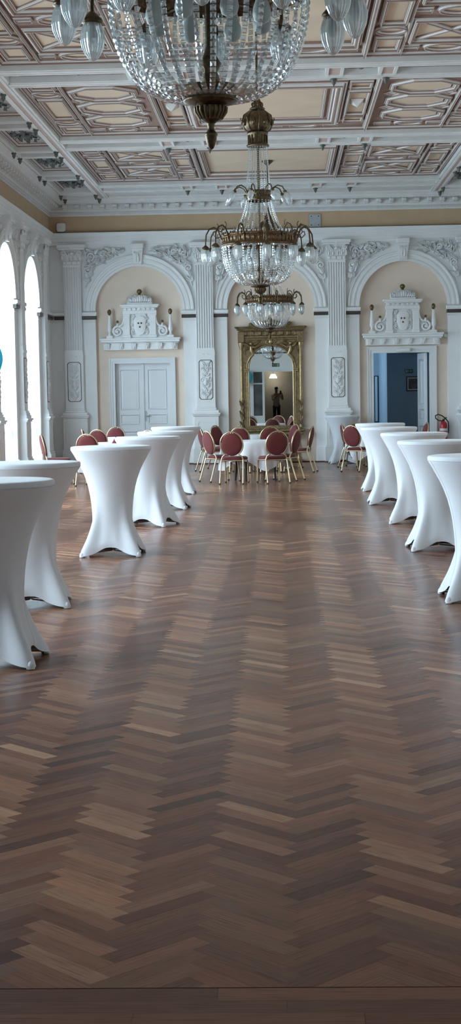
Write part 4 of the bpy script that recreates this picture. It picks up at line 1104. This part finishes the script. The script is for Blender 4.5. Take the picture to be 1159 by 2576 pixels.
    b = MB(); r = .155; b.lathe([(r,1.29),(r+.01,1.30),(r+.004,1.32),(r+.004,1.38),(r+.012,1.40),(r,1.42),(r-.01,1.42),(r-.01,1.29),(r,1.29)], 32, cap=False)
    for k in range(24):
        a = 2*pi*k/24; b.ball((r*cos(a),r*sin(a),1.35), .016, 6, 4)
    for k in range(4):
        a = 2*pi*k/4; b.tube([(r*cos(a),r*sin(a),1.33),(0,0,1.33)], .007, 6)
    b.build('upper_ring', BRONZE, t)
    for k in range(8):
        a = 2*pi*(k+.5)/8; d = (cos(a), sin(a)); P = lambda r, z: (r*d[0], r*d[1], z); b = MB()
        b.tube([P(.16,1.38),P(.19,1.45),P(.25,1.48),P(.31,1.46),P(.345,1.40)], .008, 6); b.lathe([(.02,1.41),(.026,1.39),(.016,1.375)], 8, P(.345,0))
        arm = b.build('upper_arm', BRONZE, t)
        g = MB(); rows = []
        ax = Vector((d[0]*.55, d[1]*.55, -.83)).normalized(); s1 = Vector((-d[1], d[0], 0)); s2 = ax.cross(s1); base = Vector(P(.345,1.385))
        for q, r_ in ((0,.018),(.03,.034),(.07,.042),(.11,.034),(.14,.018),(.155,.005)):
            rows.append([tuple(base+ax*q+s1*r_*cos(2*pi*i/14)+s2*r_*sin(2*pi*i/14)) for i in range(14)])
        g.grid(rows, 0, True, False); g.build('glass_shade', SHADE, arm)
    # crown: collar, pierced globe, bell
    b = MB(); b.lathe([(.14,1.97),(.145,1.985),(.13,2.0),(.115,2.02),(.115,2.10),(.13,2.125),(.135,2.145),(.10,2.15)], 28)
    for k in range(16):
        a = 2*pi*k/16; b.tube([(.12*cos(a),.12*sin(a),2.01),(.12*cos(a),.12*sin(a),2.11)], .009, 6)
    b.build('collar', BRONZE, t)
    b = MB(); b.lathe([(.10,2.145),(.155,2.18),(.185,2.24),(.188,2.30),(.165,2.36),(.12,2.40),(.08,2.415)], 28)
    for k in range(8):
        a = 2*pi*k/8; b.tube([(.1*cos(a),.1*sin(a),2.15),(.16*cos(a),.16*sin(a),2.18),(.195*cos(a),.195*sin(a),2.27),(.17*cos(a),.17*sin(a),2.36),(.09*cos(a),.09*sin(a),2.415)], .012, 6)
        b.ball((.187*cos(a+.39),.187*sin(a+.39),2.26), .045, 8, 6, sc=(.6,.6,1))
        b.tube([(.185*cos(a),.185*sin(a),2.28),(.215*cos(a),.215*sin(a),2.30),(.21*cos(a),.21*sin(a),2.325)], .008, 5)
    b.build('pierced_globe', BRONZE, t)
    b = MB(); b.lathe([(.095,2.43),(.10,2.44),(.075,2.46),(.055,2.50),(.048,2.53),(.035,2.56),(.03,2.60),(.018,2.64)], 20)
    for k in range(8):
        a = 2*pi*k/8; b.ball((.06*cos(a),.06*sin(a),2.49), .018, 6, 5, sc=(1,1,1.8))
    b.build('crown', BRONZE, t)
    b = MB(); b.lathe([(.02,3.52),(.06,3.56),(.11,3.60),(.13,3.645)], 20); b.build('ceiling_rose', BRONZE, t)
    return t
ch0 = chandelier((-.31,7.40,2.745), 'large crystal chandelier closest to us, cut off by the top edge')
dup(ch0, (-.24,19.7,2.745), radians(8), 'middle crystal chandelier, whole with bronze globe and crystal cage')
dup(ch0, (-.20,31.9,2.745), radians(15), 'farthest crystal chandelier hanging just before the gilt mirror')

# ------------------------------------------------------------------ cocktail tables in stretch covers
def cocktail(loc, rot, label):
    t = thing('cocktail_table', label, 'table', loc, rot, 'cocktail tables in white stretch covers')
    b = MB(); b.lathe([(.385,1.072),(.398,1.078),(.398,1.094),(.39,1.0985),(.001,1.0985)], 56, cap=False); b.add([(.385*cos(2*pi*i/56),.385*sin(2*pi*i/56),1.072) for i in range(56)], [tuple(range(56))[::-1]]); b.build('tabletop', PLASTIC, t)
    C = MB(); n = 128; K = [(1.102,.0),(1.102,.30),(1.1015,.39),(1.098,.402),(1.088,.407),(1.066,.406),(1.050,.398),(1.02,.379),(.98,.357),(.92,.323),(.85,.290),(.77,.260),(.69,.238),(.60,.221),(.52,.212),(.44,.209),(.36,.212),(.29,.223),(.23,.239),(.17,.259),(.12,.280),(.08,.297),(.05,.306),(.03,.312),(.012,.316)]
    rows = []
    for z, r in K:
        row = []
        k = max(0, (.62-z)/.62)
        for i in range(n):
            a = 2*pi*i/n; c4 = .5+.5*cos(4*(a-pi/4)); pk = c4**5
            rr = r+.112*k**1.4*pk-.075*k**2.2*(1-c4)**.8
            hem = .095*(1-c4**1.6)
            zz = z if z > .35 else hem+(z-.012)/(.35-.012)*(.35-hem)+.012*pk
            row.append((rr*cos(a), rr*sin(a), max(zz, .006)))
        rows.append(row)
    C.grid(rows[1:], 0, True, True); C.add([p for p in rows[1]], [tuple(range(n))]); cv = C.build('stretch_cover', SPANDEX, t)
    # hem pockets at the four feet
    for q in range(4):
        a = pi/4+q*pi/2; F = MB(); F.lathe([(.026,.004),(.027,.028),(.020,.044),(.008,.052)], 12, (.398*cos(a), .398*sin(a), 0)); F.build('foot_pocket', SPANDEX, t)
    # seams
    def surf(a, j):
        z, r = K[j]; k = max(0,(.62-z)/.62); c4 = .5+.5*cos(4*(a-pi/4)); rr = r+.112*k**1.4*c4**5-.075*k**2.2*(1-c4)**.8
        hem = .095*(1-c4**1.6); zz = z if z > .35 else hem+(z-.012)/(.35-.012)*(.35-hem)+.012*c4**5
        return (rr*cos(a), rr*sin(a), max(zz,.006))
    for a in (.25, .25+pi):
        s = MB(); s.tube([surf(a, j) for j in range(5, len(K))], .0016, 5); s.build('seam', SEAM, t)
    s = MB(); s.tube([(.4062*cos(2*pi*i/72),.4062*sin(2*pi*i/72),1.066) for i in range(72)], .0022, 5, closed=True); s.build('rim_seam', SEAM, t)
    b = MB(); b.lathe([(.03,.05),(.03,1.075)], 16)
    for q in range(4):
        a = pi/4+q*pi/2; b.tube([(.02*cos(a),.02*sin(a),.06),(.2*cos(a),.2*sin(a),.055),(.385*cos(a),.385*sin(a),.03)], [.022,.02,.016], 8)
    b.build('pedestal', STEEL, t)
    for q in range(4):
        a = pi/4+q*pi/2; b = MB(); b.lathe([(.022,.0),(.022,.014),(.012,.018)], 10, (.392*cos(a),.392*sin(a),0)); b.build('foot', RUBBER, t)
    return t
ct0 = cocktail((-1.77,9.17,0), 0, 'white covered cocktail table cut off at the left edge, closest to us')
CT = [((-1.95,11.75),.12,'white cocktail table at the left edge, just behind the closest one'),
      ((-1.72,15.50),.0,'fully visible white cocktail table, third along the left row'),
      ((-1.655,19.05),-.26,'white cocktail table in the left row, right behind the fully visible one'),
      ((-1.64,21.9),-.06,'white cocktail table, second last of the left row'),
      ((-1.73,25.3),0,'white cocktail table at the far end of the left row'),
      ((1.52,11.78),0,'white cocktail table at the right edge, closest of the right row'),
      ((1.58,15.63),.03,'second white cocktail table from the front in the right row'),
      ((1.62,18.9),-.08,'third white cocktail table from the front in the right row'),
      ((1.55,22.25),0,'fourth white cocktail table in the right row, before the doorway'),
      ((1.62,25.3),0,'white cocktail table at the far end of the right row'),
      ((1.41,35.62),.05,'white cocktail table against the pilaster right of the mirror'),
      ((4.43,35.62),0,'white cocktail table against the pilaster at the far right edge')]
for (x, y), r, lab in CT: dup(ct0, (x,y,0), r, lab)

# ------------------------------------------------------------------ round tables and cloths
def round_table(x, y, lab, lab2, rot, first=[None, None]):
    if first[0] is None:
        t = thing('round_table', lab, 'table', (x,y,0), rot, 'round dining tables')
        b = MB(); b.lathe([(.61,.715),(.62,.72),(.62,.738),(.61,.744)], 48); b.build('tabletop', PLASTIC, t)
        for q in range(4):
            a = pi/4+q*pi/2; b = MB(); b.tube([(.36*cos(a),.36*sin(a),.715),(.42*cos(a),.42*sin(a),.015)], .022, 8); b.lathe([(.024,0),(.024,.02)], 8, (.422*cos(a),.422*sin(a),0)); b.build('leg', BLACKM, t)
        first[0] = t
        c = MB(); n = 144; rows = []
        def hang(a): return .35+.20*abs(cos(2*a))**3
        for r in (.001,.3,.5,.59,.62): rows.append([(r*cos(2*pi*i/n), r*sin(2*pi*i/n), .747) for i in range(n)])
        for j in range(1, 13):
            s_ = j/12; row = []
            for i in range(n):
                a = 2*pi*i/n; h = hang(a); f = sin(a*11+.8*sin(3*a))+.5*sin(a*19+1)
                r = .627+.010*min(1,s_*6)+s_*(.05+.035*f+.03*abs(cos(2*a))**3*sin(a*23))-.03*s_*s_
                row.append((r*cos(a), r*sin(a), .747-.004-h*s_))
            rows.append(row)
        c.grid(rows, 0, True, True); o = c.build('tablecloth', CLOTH, loc=(x,y,0), rotz=rot); tag(o, lab2, 'tablecloth', 'white cloths on the round tables'); first[1] = o
    else:
        dup(first[0], (x,y,0), rot, lab); o = first[1].copy(); COL.objects.link(o); o.location = (x,y,0); o.rotation_euler = (0,0,rot); o['label'] = lab2
round_table(-.50,29.05,'round table in the middle, front one before the gilt mirror','white cloth with hanging corners on the front middle table',.35)
round_table(-.55,33.15,'round table right at the gilt mirror, behind the front middle one','white cloth on the middle table right at the gilt mirror',.6)
round_table(-3.15,29.1,'round table at left near the windows, front one','white cloth on the front round table by the windows',.2)
round_table(-3.2,33.2,'round table at left near the closed door','white cloth on the round table before the closed door',.5)
round_table(2.05,32.9,'round table at right, half hidden by the cocktail tables','white cloth on the right table behind the cocktail tables',.8)
nk = MB(); nk.grid([[(.075*(1-q)*cos(2*pi*i/10)*(1+.1*(i % 2)), .055*(1-q)*sin(2*pi*i/10), .14*q) for i in range(10)] for q in (0,.3,.7,.97)], 0, True, False)
o = nk.build('napkin', NAPKIN, loc=(-3.09,28.75,.748)); tag(o, 'dark red folded napkin on the front table by the windows', 'napkin')

# ------------------------------------------------------------------ banquet chairs
def chair(loc, rot, label):
    t = thing('banquet_chair', label, 'chair', loc, rot, 'burgundy banquet chairs with round backs')
    # forward = +y, back at -y
    s = MB(); rows = []
    def sq(hx, hy, z, cy=0, e=4.5, n=36):
        r_ = []
        for i in range(n):
            a = 2*pi*i/n; c_, q = cos(a), sin(a); k = (abs(c_)**e+abs(q)**e)**(-1/e); r_.append((hx*k*c_*(1-.06*(-q*k)), cy+hy*k*q, z))
        return r_
    for hx, hy, z in ((.205,.205,.425),(.218,.218,.435),(.222,.222,.455),(.215,.215,.478),(.19,.19,.492),(.10,.10,.499)): rows.append(sq(hx,hy,z,.02))
    s.grid(rows, 0, True, True); s.add(rows[0], [tuple(range(36))[::-1]]); s.add(rows[-1], [tuple(range(36))]); s.build('seat', RED, t)
    # tilted back plane: y(z)
    yb = lambda z: -.205-.19*(z-.45)
    b = MB(); n = 36; cz, hx, hz = .715, .188, .205; rows = []
    for k_, dy in ((1,0),(1.0,-.014),(.93,-.026),(.6,-.034),(.001,-.036)):
        rows.append([(hx*k_*cos(2*pi*i/n), yb(cz+hz*k_*sin(2*pi*i/n))+dy, cz+hz*k_*sin(2*pi*i/n)) for i in range(n)])
    b.grid(rows, 0, True, True); rows = []
    for k_, dy in ((1,0),(1.0,.018),(.92,.034),(.6,.044),(.001,.046)):
        rows.append([(hx*k_*cos(2*pi*i/n), yb(cz+hz*k_*sin(2*pi*i/n))+dy, cz+hz*k_*sin(2*pi*i/n)) for i in range(n)][::-1])
    b.grid(rows, 0, True, True); b.build('backrest', RED, t)
    f = MB(); pts = []
    for i in range(29):
        a = -.95+(pi+1.9)*i/28; x = .205*cos(a); z = cz+.005+.225*sin(a); pts.append((x, yb(z)-.004, z))
    pts = [(.195,-.205,.44),(.175,yb(.50),.50)]+pts+[(-.175,yb(.50),.50),(-.195,-.205,.44)]
    f.tube(pts, .0135, 8)
    f.tube([(.04,yb(.925)-.004,.93),(.03,yb(.915)-.006,.915),(0,yb(.905)-.008,.908),(-.03,yb(.915)-.006,.915),(-.04,yb(.925)-.004,.93)], .009, 6)
    f.build('back_frame', FRAME, t)
    g = MB(); g.tube([(-.20,-.205,.425),(.20,-.205,.425)], .012, 8); g.tube([(-.205,.22,.422),(.205,.22,.422)], .012, 8)
    for s_ in (-1,1): g.tube([(s_*.20,-.21,.43),(s_*.215,.0,.422),(s_*.205,.22,.422)], .0135, 8)
    g.build('seat_frame', FRAME, t)
    for s_ in (-1,1):
        l = MB(); l.tube([(s_*.198,-.205,.44),(s_*.203,-.235,.36),(s_*.208,-.285,.20),(s_*.213,-.345,.012)], .0135, 8); lg = l.build('leg', FRAME, t)
        c = MB(); c.lathe([(.018,0),(.018,.022),(.012,.026)], 10, (s_*.213,-.346,0)); c.build('foot_cap', RUBBER, lg)
        l = MB(); l.tube([(s_*.205,.19,.422),(s_*.206,.225,.405),(s_*.208,.24,.36),(s_*.213,.275,.012)], .0135, 8); lg = l.build('leg', FRAME, t)
        c = MB(); c.lathe([(.018,0),(.018,.022),(.012,.026)], 10, (s_*.213,.276,0)); c.build('foot_cap', RUBBER, lg)
    return t
A_ = chair((-.86,27.98,0), -.14, 'burgundy chair with its back to us, front left of the middle table')
CH = [(-.16,28.0,.32,'burgundy chair with its back to us, front right of the middle table'),
      (-1.13,28.74,-1.02,'burgundy chair at the left side of the front middle table'),
      (.03,28.74,1.2,'burgundy chair at the right side of the front middle table'),
      (-.83,32.02,-.1,'burgundy chair between the two middle tables, left one'),
      (-.27,32.02,.15,'burgundy chair between the two middle tables, right one'),
      (.36,31.85,1.38,'burgundy chair in side view, right of the middle tables, before the cream wall'),
      (.06,33.78,2.1,'burgundy chair at the far right of the mirror table, its front to us'),
      (-1.45,32.75,-1.3,'burgundy chair at the left of the mirror table'),
      (-1.22,33.95,-2.2,'burgundy chair at the far left of the mirror table'),
      (-3.46,28.05,-.2,'burgundy chair with its back to us by the left front round table'),
      (-3.72,32.0,-.25,'burgundy chair with its back to us before the left rear round table'),
      (-3.72,34.25,3.1,'burgundy chair facing us behind the left rear round table'),
      (-3.95,32.75,-1.4,'burgundy chair left of the left rear round table'),
      (-4.19,28.62,-1.28,'burgundy chair in side view against the white window curtain'),
      (-2.75,30.0,2.7,'burgundy chair facing us on the far side of the left front round table'),
      (1.60,31.78,-.62,'burgundy chair at the right table, between the middle and the cocktail tables'),
      (1.60,33.45,-1.45,'burgundy chair at the left side of the right round table'),
      (1.75,33.98,-2.8,'burgundy chair on the far side of the right round table'),
      (2.86,33.4,1.72,'burgundy chair behind the cocktail tables before the open doorway')]
for x, y, r, lab in CH: dup(A_, (x,y,0), r, lab)

# ------------------------------------------------------------------ balloons
def rubber(nt):
    t = N(nt, 'ShaderNodeBsdfTranslucent', Color=(.02,.80,.97,1)); d = N(nt, 'ShaderNodeBsdfDiffuse', Color=(.01,.50,.64,1)); g = N(nt, 'ShaderNodeBsdfGlossy', Color=(.9,.95,1,1), Roughness=.12)
    a = nt.nodes.new('ShaderNodeMixShader'); a.inputs[0].default_value = .45; nt.links.new(t.outputs[0], a.inputs[1]); nt.links.new(d.outputs[0], a.inputs[2])
    m = nt.nodes.new('ShaderNodeMixShader'); m.inputs[0].default_value = .06; nt.links.new(a.outputs[0], m.inputs[1]); nt.links.new(g.outputs[0], m.inputs[2]); return m.outputs[0]
BALLOON = special('turquoise_balloon', rubber)
def balloon(loc, r, label, string_len, weight=False):
    t = thing('balloon', label, 'balloon', loc)
    b = MB(); rows = []
    for i in range(25):
        q = i/24; th = pi*q; rr = max(1e-4, sin(th))*r*(1 if th < pi/2 else 1-.12*sin((th-pi/2)*2)); z = r*1.12*cos(th) if th < pi/2 else r*1.38*cos(th)
        rows.append([(rr*cos(2*pi*j/28), rr*sin(2*pi*j/28), z) for j in range(28)])
    b.grid(rows, 0, True, True); b.build('skin', BALLOON, t)
    b = MB(); b.lathe([(.004,-1.37*r),(.016,-1.47*r),(.014,-1.48*r)], 10); b.build('knot', TURQ, t)
    if string_len and weight:
        b = MB(); b.lathe([(.03,0),(.035,.01),(.03,.03),(.012,.05),(.004,.055)], 10, (0,0,-loc[2])); b.build('weight', TURQ, t)
    if string_len:
        b = MB(); b.tube([(.01*sin(i*1.1),.01*cos(i*.9),-1.45*r-string_len*i/10) for i in range(11)], .002, 5); b.build('ribbon', RIBBON, t)
    return t
balloon((-1.788,9.17,1.82), .135, 'turquoise balloon at the left edge over the closest cocktail table', .51)

# ------------------------------------------------------------------ behind the viewer: glass door, balloons, person (all seen in the mirror)
t = MB(); cxd = -.33
for xa, xb, za, zb in ((-1.32,-1.22,0,2.58),(-.82,-.72,0,2.58),(.55,.66,0,2.58),(-1.22,-.82,2.48,2.58),(-.72,.55,2.48,2.58),(-1.22,-.82,0,.5),(-1.22,-.82,1.92,1.98)): t.box(xa, xb, YF-.13, YF+.03, za, zb)
door_3 = tag(t.build('door_3', DOORW), 'white doorway with glazed side panel, reflected in the mirror', 'door', kind='structure')
GLD = mat('dark_door_glass', (.10,.105,.105), .08, noise=(3,.4))
G = MB(); G.box(-1.22,-.82,YF-.06,YF-.05,.5,2.48); G.build('pane', GLD, door_3)
L = MB()
for ya, yb_, za, zb in ((2.45,2.56,.02,2.46),(3.02,3.13,.02,2.46),(2.56,3.02,.02,.55),(2.56,3.02,2.34,2.46)): L.box(.555, .60, ya, yb_, za, zb)
lf = L.build('leaf', DOORW, door_3); G = MB(); G.box(.572,.58,2.56,3.02,.55,2.34); G.build('pane', GLD, lf)
# the small lobby in which the viewer stands
LOB = mat('lobby_paint', (.62,.60,.56), .8, noise=(2,.06))
L = MB(); L.box(-2.5,2.3,YL-.1,YL,0,3.0); L.box(-2.6,-2.5,YL-.1,YF-.15,0,3.0); L.box(2.3,2.4,YL-.1,YF-.15,0,3.0)
tag(L.build('wall_lobby', LOB), 'plain wall of the small lobby behind the viewer', 'wall', kind='structure')
L = MB(); L.box(-2.6,2.4,YL-.1,YF-.15,3.0,3.1); tag(L.build('ceiling_lobby', LOB), 'low ceiling of the small lobby behind the viewer', 'ceiling', kind='structure')
t = thing('pendant_lamp', 'small lit cream pendant lamp over the person, reflected in the mirror', 'lamp', (-.34,-1.0,3.0))
b = MB(); b.lathe([(.05,-.02),(.05,0)], 12); b.tube([(0,0,-.01),(0,0,-.62)], .006, 6); b.build('cord', BLACKM, t)
b = MB(); b.lathe([(.10,-.60),(.11,-.62),(.19,-.78),(.185,-.79)], 24, cap=False); b.build('lamp_shade', special('lit_lampshade', lambda nt: N(nt, 'ShaderNodeEmission', Color=(1.0,.86,.66,1), Strength=9.0).outputs[0]), t)
t = MB(); t.box(XL, XR, YF, YF+.03, 3.30, 3.36); tag(t.build('trim_1', LINE), 'dark moulding line across the wall behind the viewer', 'trim', kind='structure')
exit_sign((cxd+.12,YF+.001,2.78), pi, 'green exit sign over the front doorway, reflected in the mirror', .16, .075)
balloon((-1.52,3.72,2.25), .27, 'turquoise balloon left of the front doorway, reflected in the mirror', 1.80, True)
balloon((.92,3.72,2.15), .22, 'turquoise balloon right of the front doorway, reflected in the mirror', 1.78, True)

def skin_chain(name, verts, edges, radii, m, parent, root=0, sub=1):
    me = bpy.data.meshes.new(name); me.from_pydata(verts, edges, [])
    o = link(name, me, parent); me.materials.append(m)
    md = o.modifiers.new('skin', 'SKIN'); md.use_smooth_shade = True
    for i, r in enumerate(radii):
        sv = me.skin_vertices[0].data[i]; sv.radius = (r, r) if not isinstance(r, tuple) else r; sv.use_root = (i == root)
    sb = o.modifiers.new('sub', 'SUBSURF'); sb.levels = sub; sb.render_levels = sub
    return o
def person():
    px, py = -.20, -.52
    t = thing('person', 'person in a pale shirt and dark trousers holding up a phone, reflected in the mirror', 'person', (px,py,0))
    V = [(0,0,.95),(0,.0,1.12),(0,0,1.30),(0,-.01,1.42),(0,0,1.50),(0,.03,1.60),(0,.035,1.70),
         (-.17,-.01,1.40),(-.16,.12,1.16),(.07,.36,1.40),(.145,.42,1.47),
         (.17,-.01,1.40),(.30,.08,1.18),(.28,.35,1.40),(.255,.42,1.48),
         (-.09,0,.90),(-.10,.03,.50),(-.10,0,.09),(-.10,.13,.04),(.09,0,.90),(.10,.03,.50),(.10,0,.09),(.10,.13,.04)]
    E = [(0,1),(1,2),(2,3),(3,4),(4,5),(5,6),(3,7),(7,8),(8,9),(9,10),(3,11),(11,12),(12,13),(13,14),(0,15),(15,16),(16,17),(17,18),(0,19),(19,20),(20,21),(21,22)]
    R = [(.15,.11),(.145,.10),(.16,.11),(.13,.09),.055,(.075,.09),(.07,.085),.06,.045,.033,.03,.06,.045,.033,.03,.085,.06,.042,.035,.085,.06,.042,.035]
    # fingers gripping the phone
    for hx, sgn, h0 in ((.145,1,10),(.255,-1,14)):
        hv = V[h0]
        for k in range(4):
            i0 = len(V); z = hv[2]+.035-.02*k; L = (.052,.06,.056,.046)[k]
            V += [(hv[0]+sgn*.01, hv[1]+.03, z),(hv[0]+sgn*(.015+L*.5), hv[1]+.055, z),(hv[0]+sgn*(.015+L), hv[1]+.05, z)]
            E += [(h0,i0),(i0,i0+1),(i0+1,i0+2)]; R += [.010,.009,.008]
        i0 = len(V); V += [(hv[0]+sgn*.02,hv[1]+.01,hv[2]-.03),(hv[0]+sgn*.05,hv[1]+.03,hv[2]-.03)]; E += [(h0,i0),(i0,i0+1)]; R += [.011,.009]
    skin_chain('body', V, E, R, SKIN, t)
    f = MB(); f.ball((0,.125,1.645), .018, 8, 6, sc=(.8,1.2,1.3)); 
    for s_ in (-1,1): f.ball((s_*.085,.03,1.66), .026, 8, 6, sc=(.4,.8,1.2))
    f.build('face', SKIN, t)
    h = MB(); h.ball((0,.015,1.735), .098, 16, 10, sc=(.88,1.05,.75)); h.build('hair', HAIR, t)
    skin_chain('shirt', [(0,0,.82),(0,0,1.12),(0,0,1.30),(0,-.01,1.41),(-.18,-.01,1.395),(-.17,.12,1.16),(-.06,.24,1.28),(.18,-.01,1.395),(.305,.08,1.18),(.29,.22,1.29)],
               [(0,1),(1,2),(2,3),(3,4),(4,5),(5,6),(3,7),(7,8),(8,9)], [(.175,.13),(.165,.12),(.175,.125),(.14,.10),.073,.06,.05,.073,.06,.05], SHIRT, t)
    skin_chain('trousers', [(0,0,.96),(-.09,0,.86),(-.10,.03,.50),(-.10,0,.10),(.09,0,.86),(.10,.03,.50),(.10,0,.10)], [(0,1),(1,2),(2,3),(0,4),(4,5),(5,6)],
               [(.16,.125),.105,.08,.065,.105,.08,.065], TROUS, t)
    for s_ in (-1,1):
        sh = MB(); sh.ball((s_*.10,.06,.045), .055, 12, 8, sc=(.9,2.3,.8)); sh.build('shoe', BLACKM, t)
person()
ph = thing('phone', 'black phone held up by the person, reflected in the mirror', 'phone', (0,-.035,1.53))
b = MB(); b.cbox(-.038,.038,.0,.008,-.08,.08,.002); b.build('case', BLACKM, ph)
b = MB(); b.lathe([(.006,-.008),(.006,-.0105)], 10, (0,0,.045), ax='y'); b.build('camera_lens', BLACKM, ph)

# ------------------------------------------------------------------ outside
g = MB(); g.box(-60, XL-.6, -30, 70, -1.2, -1.0); tag(g.build('ground_outside', GROUND), 'pale ground outside the windows', 'ground', kind='structure')

# ------------------------------------------------------------------ light
w = bpy.data.worlds.new('sky'); S.world = w; w.use_nodes = True
bg = w.node_tree.nodes['Background']; bg.inputs['Color'].default_value = (.84, .93, 1.0, 1); bg.inputs['Strength'].default_value = 3.6
def area(name, loc, rot, sx, sy, power, col):
    l = bpy.data.lights.new(name, 'AREA'); l.shape = 'RECTANGLE'; l.size = sx; l.size_y = sy; l.energy = power; l.color = col
    o = bpy.data.objects.new(name, l); COL.objects.link(o); o.location = loc; o.rotation_euler = rot; return o
for k in range(nopen):
    area('window_daylight', (XL-1.75, LW0-BAY*k, 3.2), (0, radians(-66), 0), 5.2, 2.6, 490, (.69, .895, 1.0))
area('corridor_fill', (.2, 39.6, 2.2), (0, radians(-90), 0), 1.6, 2.0, 30, (.6, .8, 1.0))  # unseen area lamp added to brighten the passage; no window is built there

# ------------------------------------------------------------------ camera
f, p, y, r = 3870.0, .07469792, .03375599, .01746934
fw = Vector((-sin(y)*cos(p), cos(y)*cos(p), -sin(p))); rt = Vector((cos(y), sin(y), 0)); dn = fw.cross(rt)
r2 = cos(r)*rt+sin(r)*dn; d2 = -sin(r)*rt+cos(r)*dn
M = Matrix(((r2.x, -d2.x, -fw.x, 0), (r2.y, -d2.y, -fw.y, 0), (r2.z, -d2.z, -fw.z, 1.575), (0,0,0,1)))
cam = bpy.data.cameras.new('camera'); cam.sensor_fit = 'VERTICAL'; cam.sensor_height = 36; cam.sensor_width = 36; cam.lens = 36*f/2576
cam.clip_start = .005; cam.clip_end = 300
co = bpy.data.objects.new('camera', cam); COL.objects.link(co); co.matrix_world = M; S.camera = co

S.view_settings.view_transform = 'Standard'; S.view_settings.look = 'None'; S.view_settings.gamma = 1; S.view_settings.use_curve_mapping = False
S.view_settings.exposure = 0.36
S.cycles.use_denoising = True; S.cycles.max_bounces = 10; S.cycles.diffuse_bounces = 5; S.cycles.glossy_bounces = 4
S.cycles.transparent_max_bounces = 24; S.cycles.transmission_bounces = 6
S.cycles.caustics_reflective = False; S.cycles.caustics_refractive = False; S.cycles.sample_clamp_indirect = 4
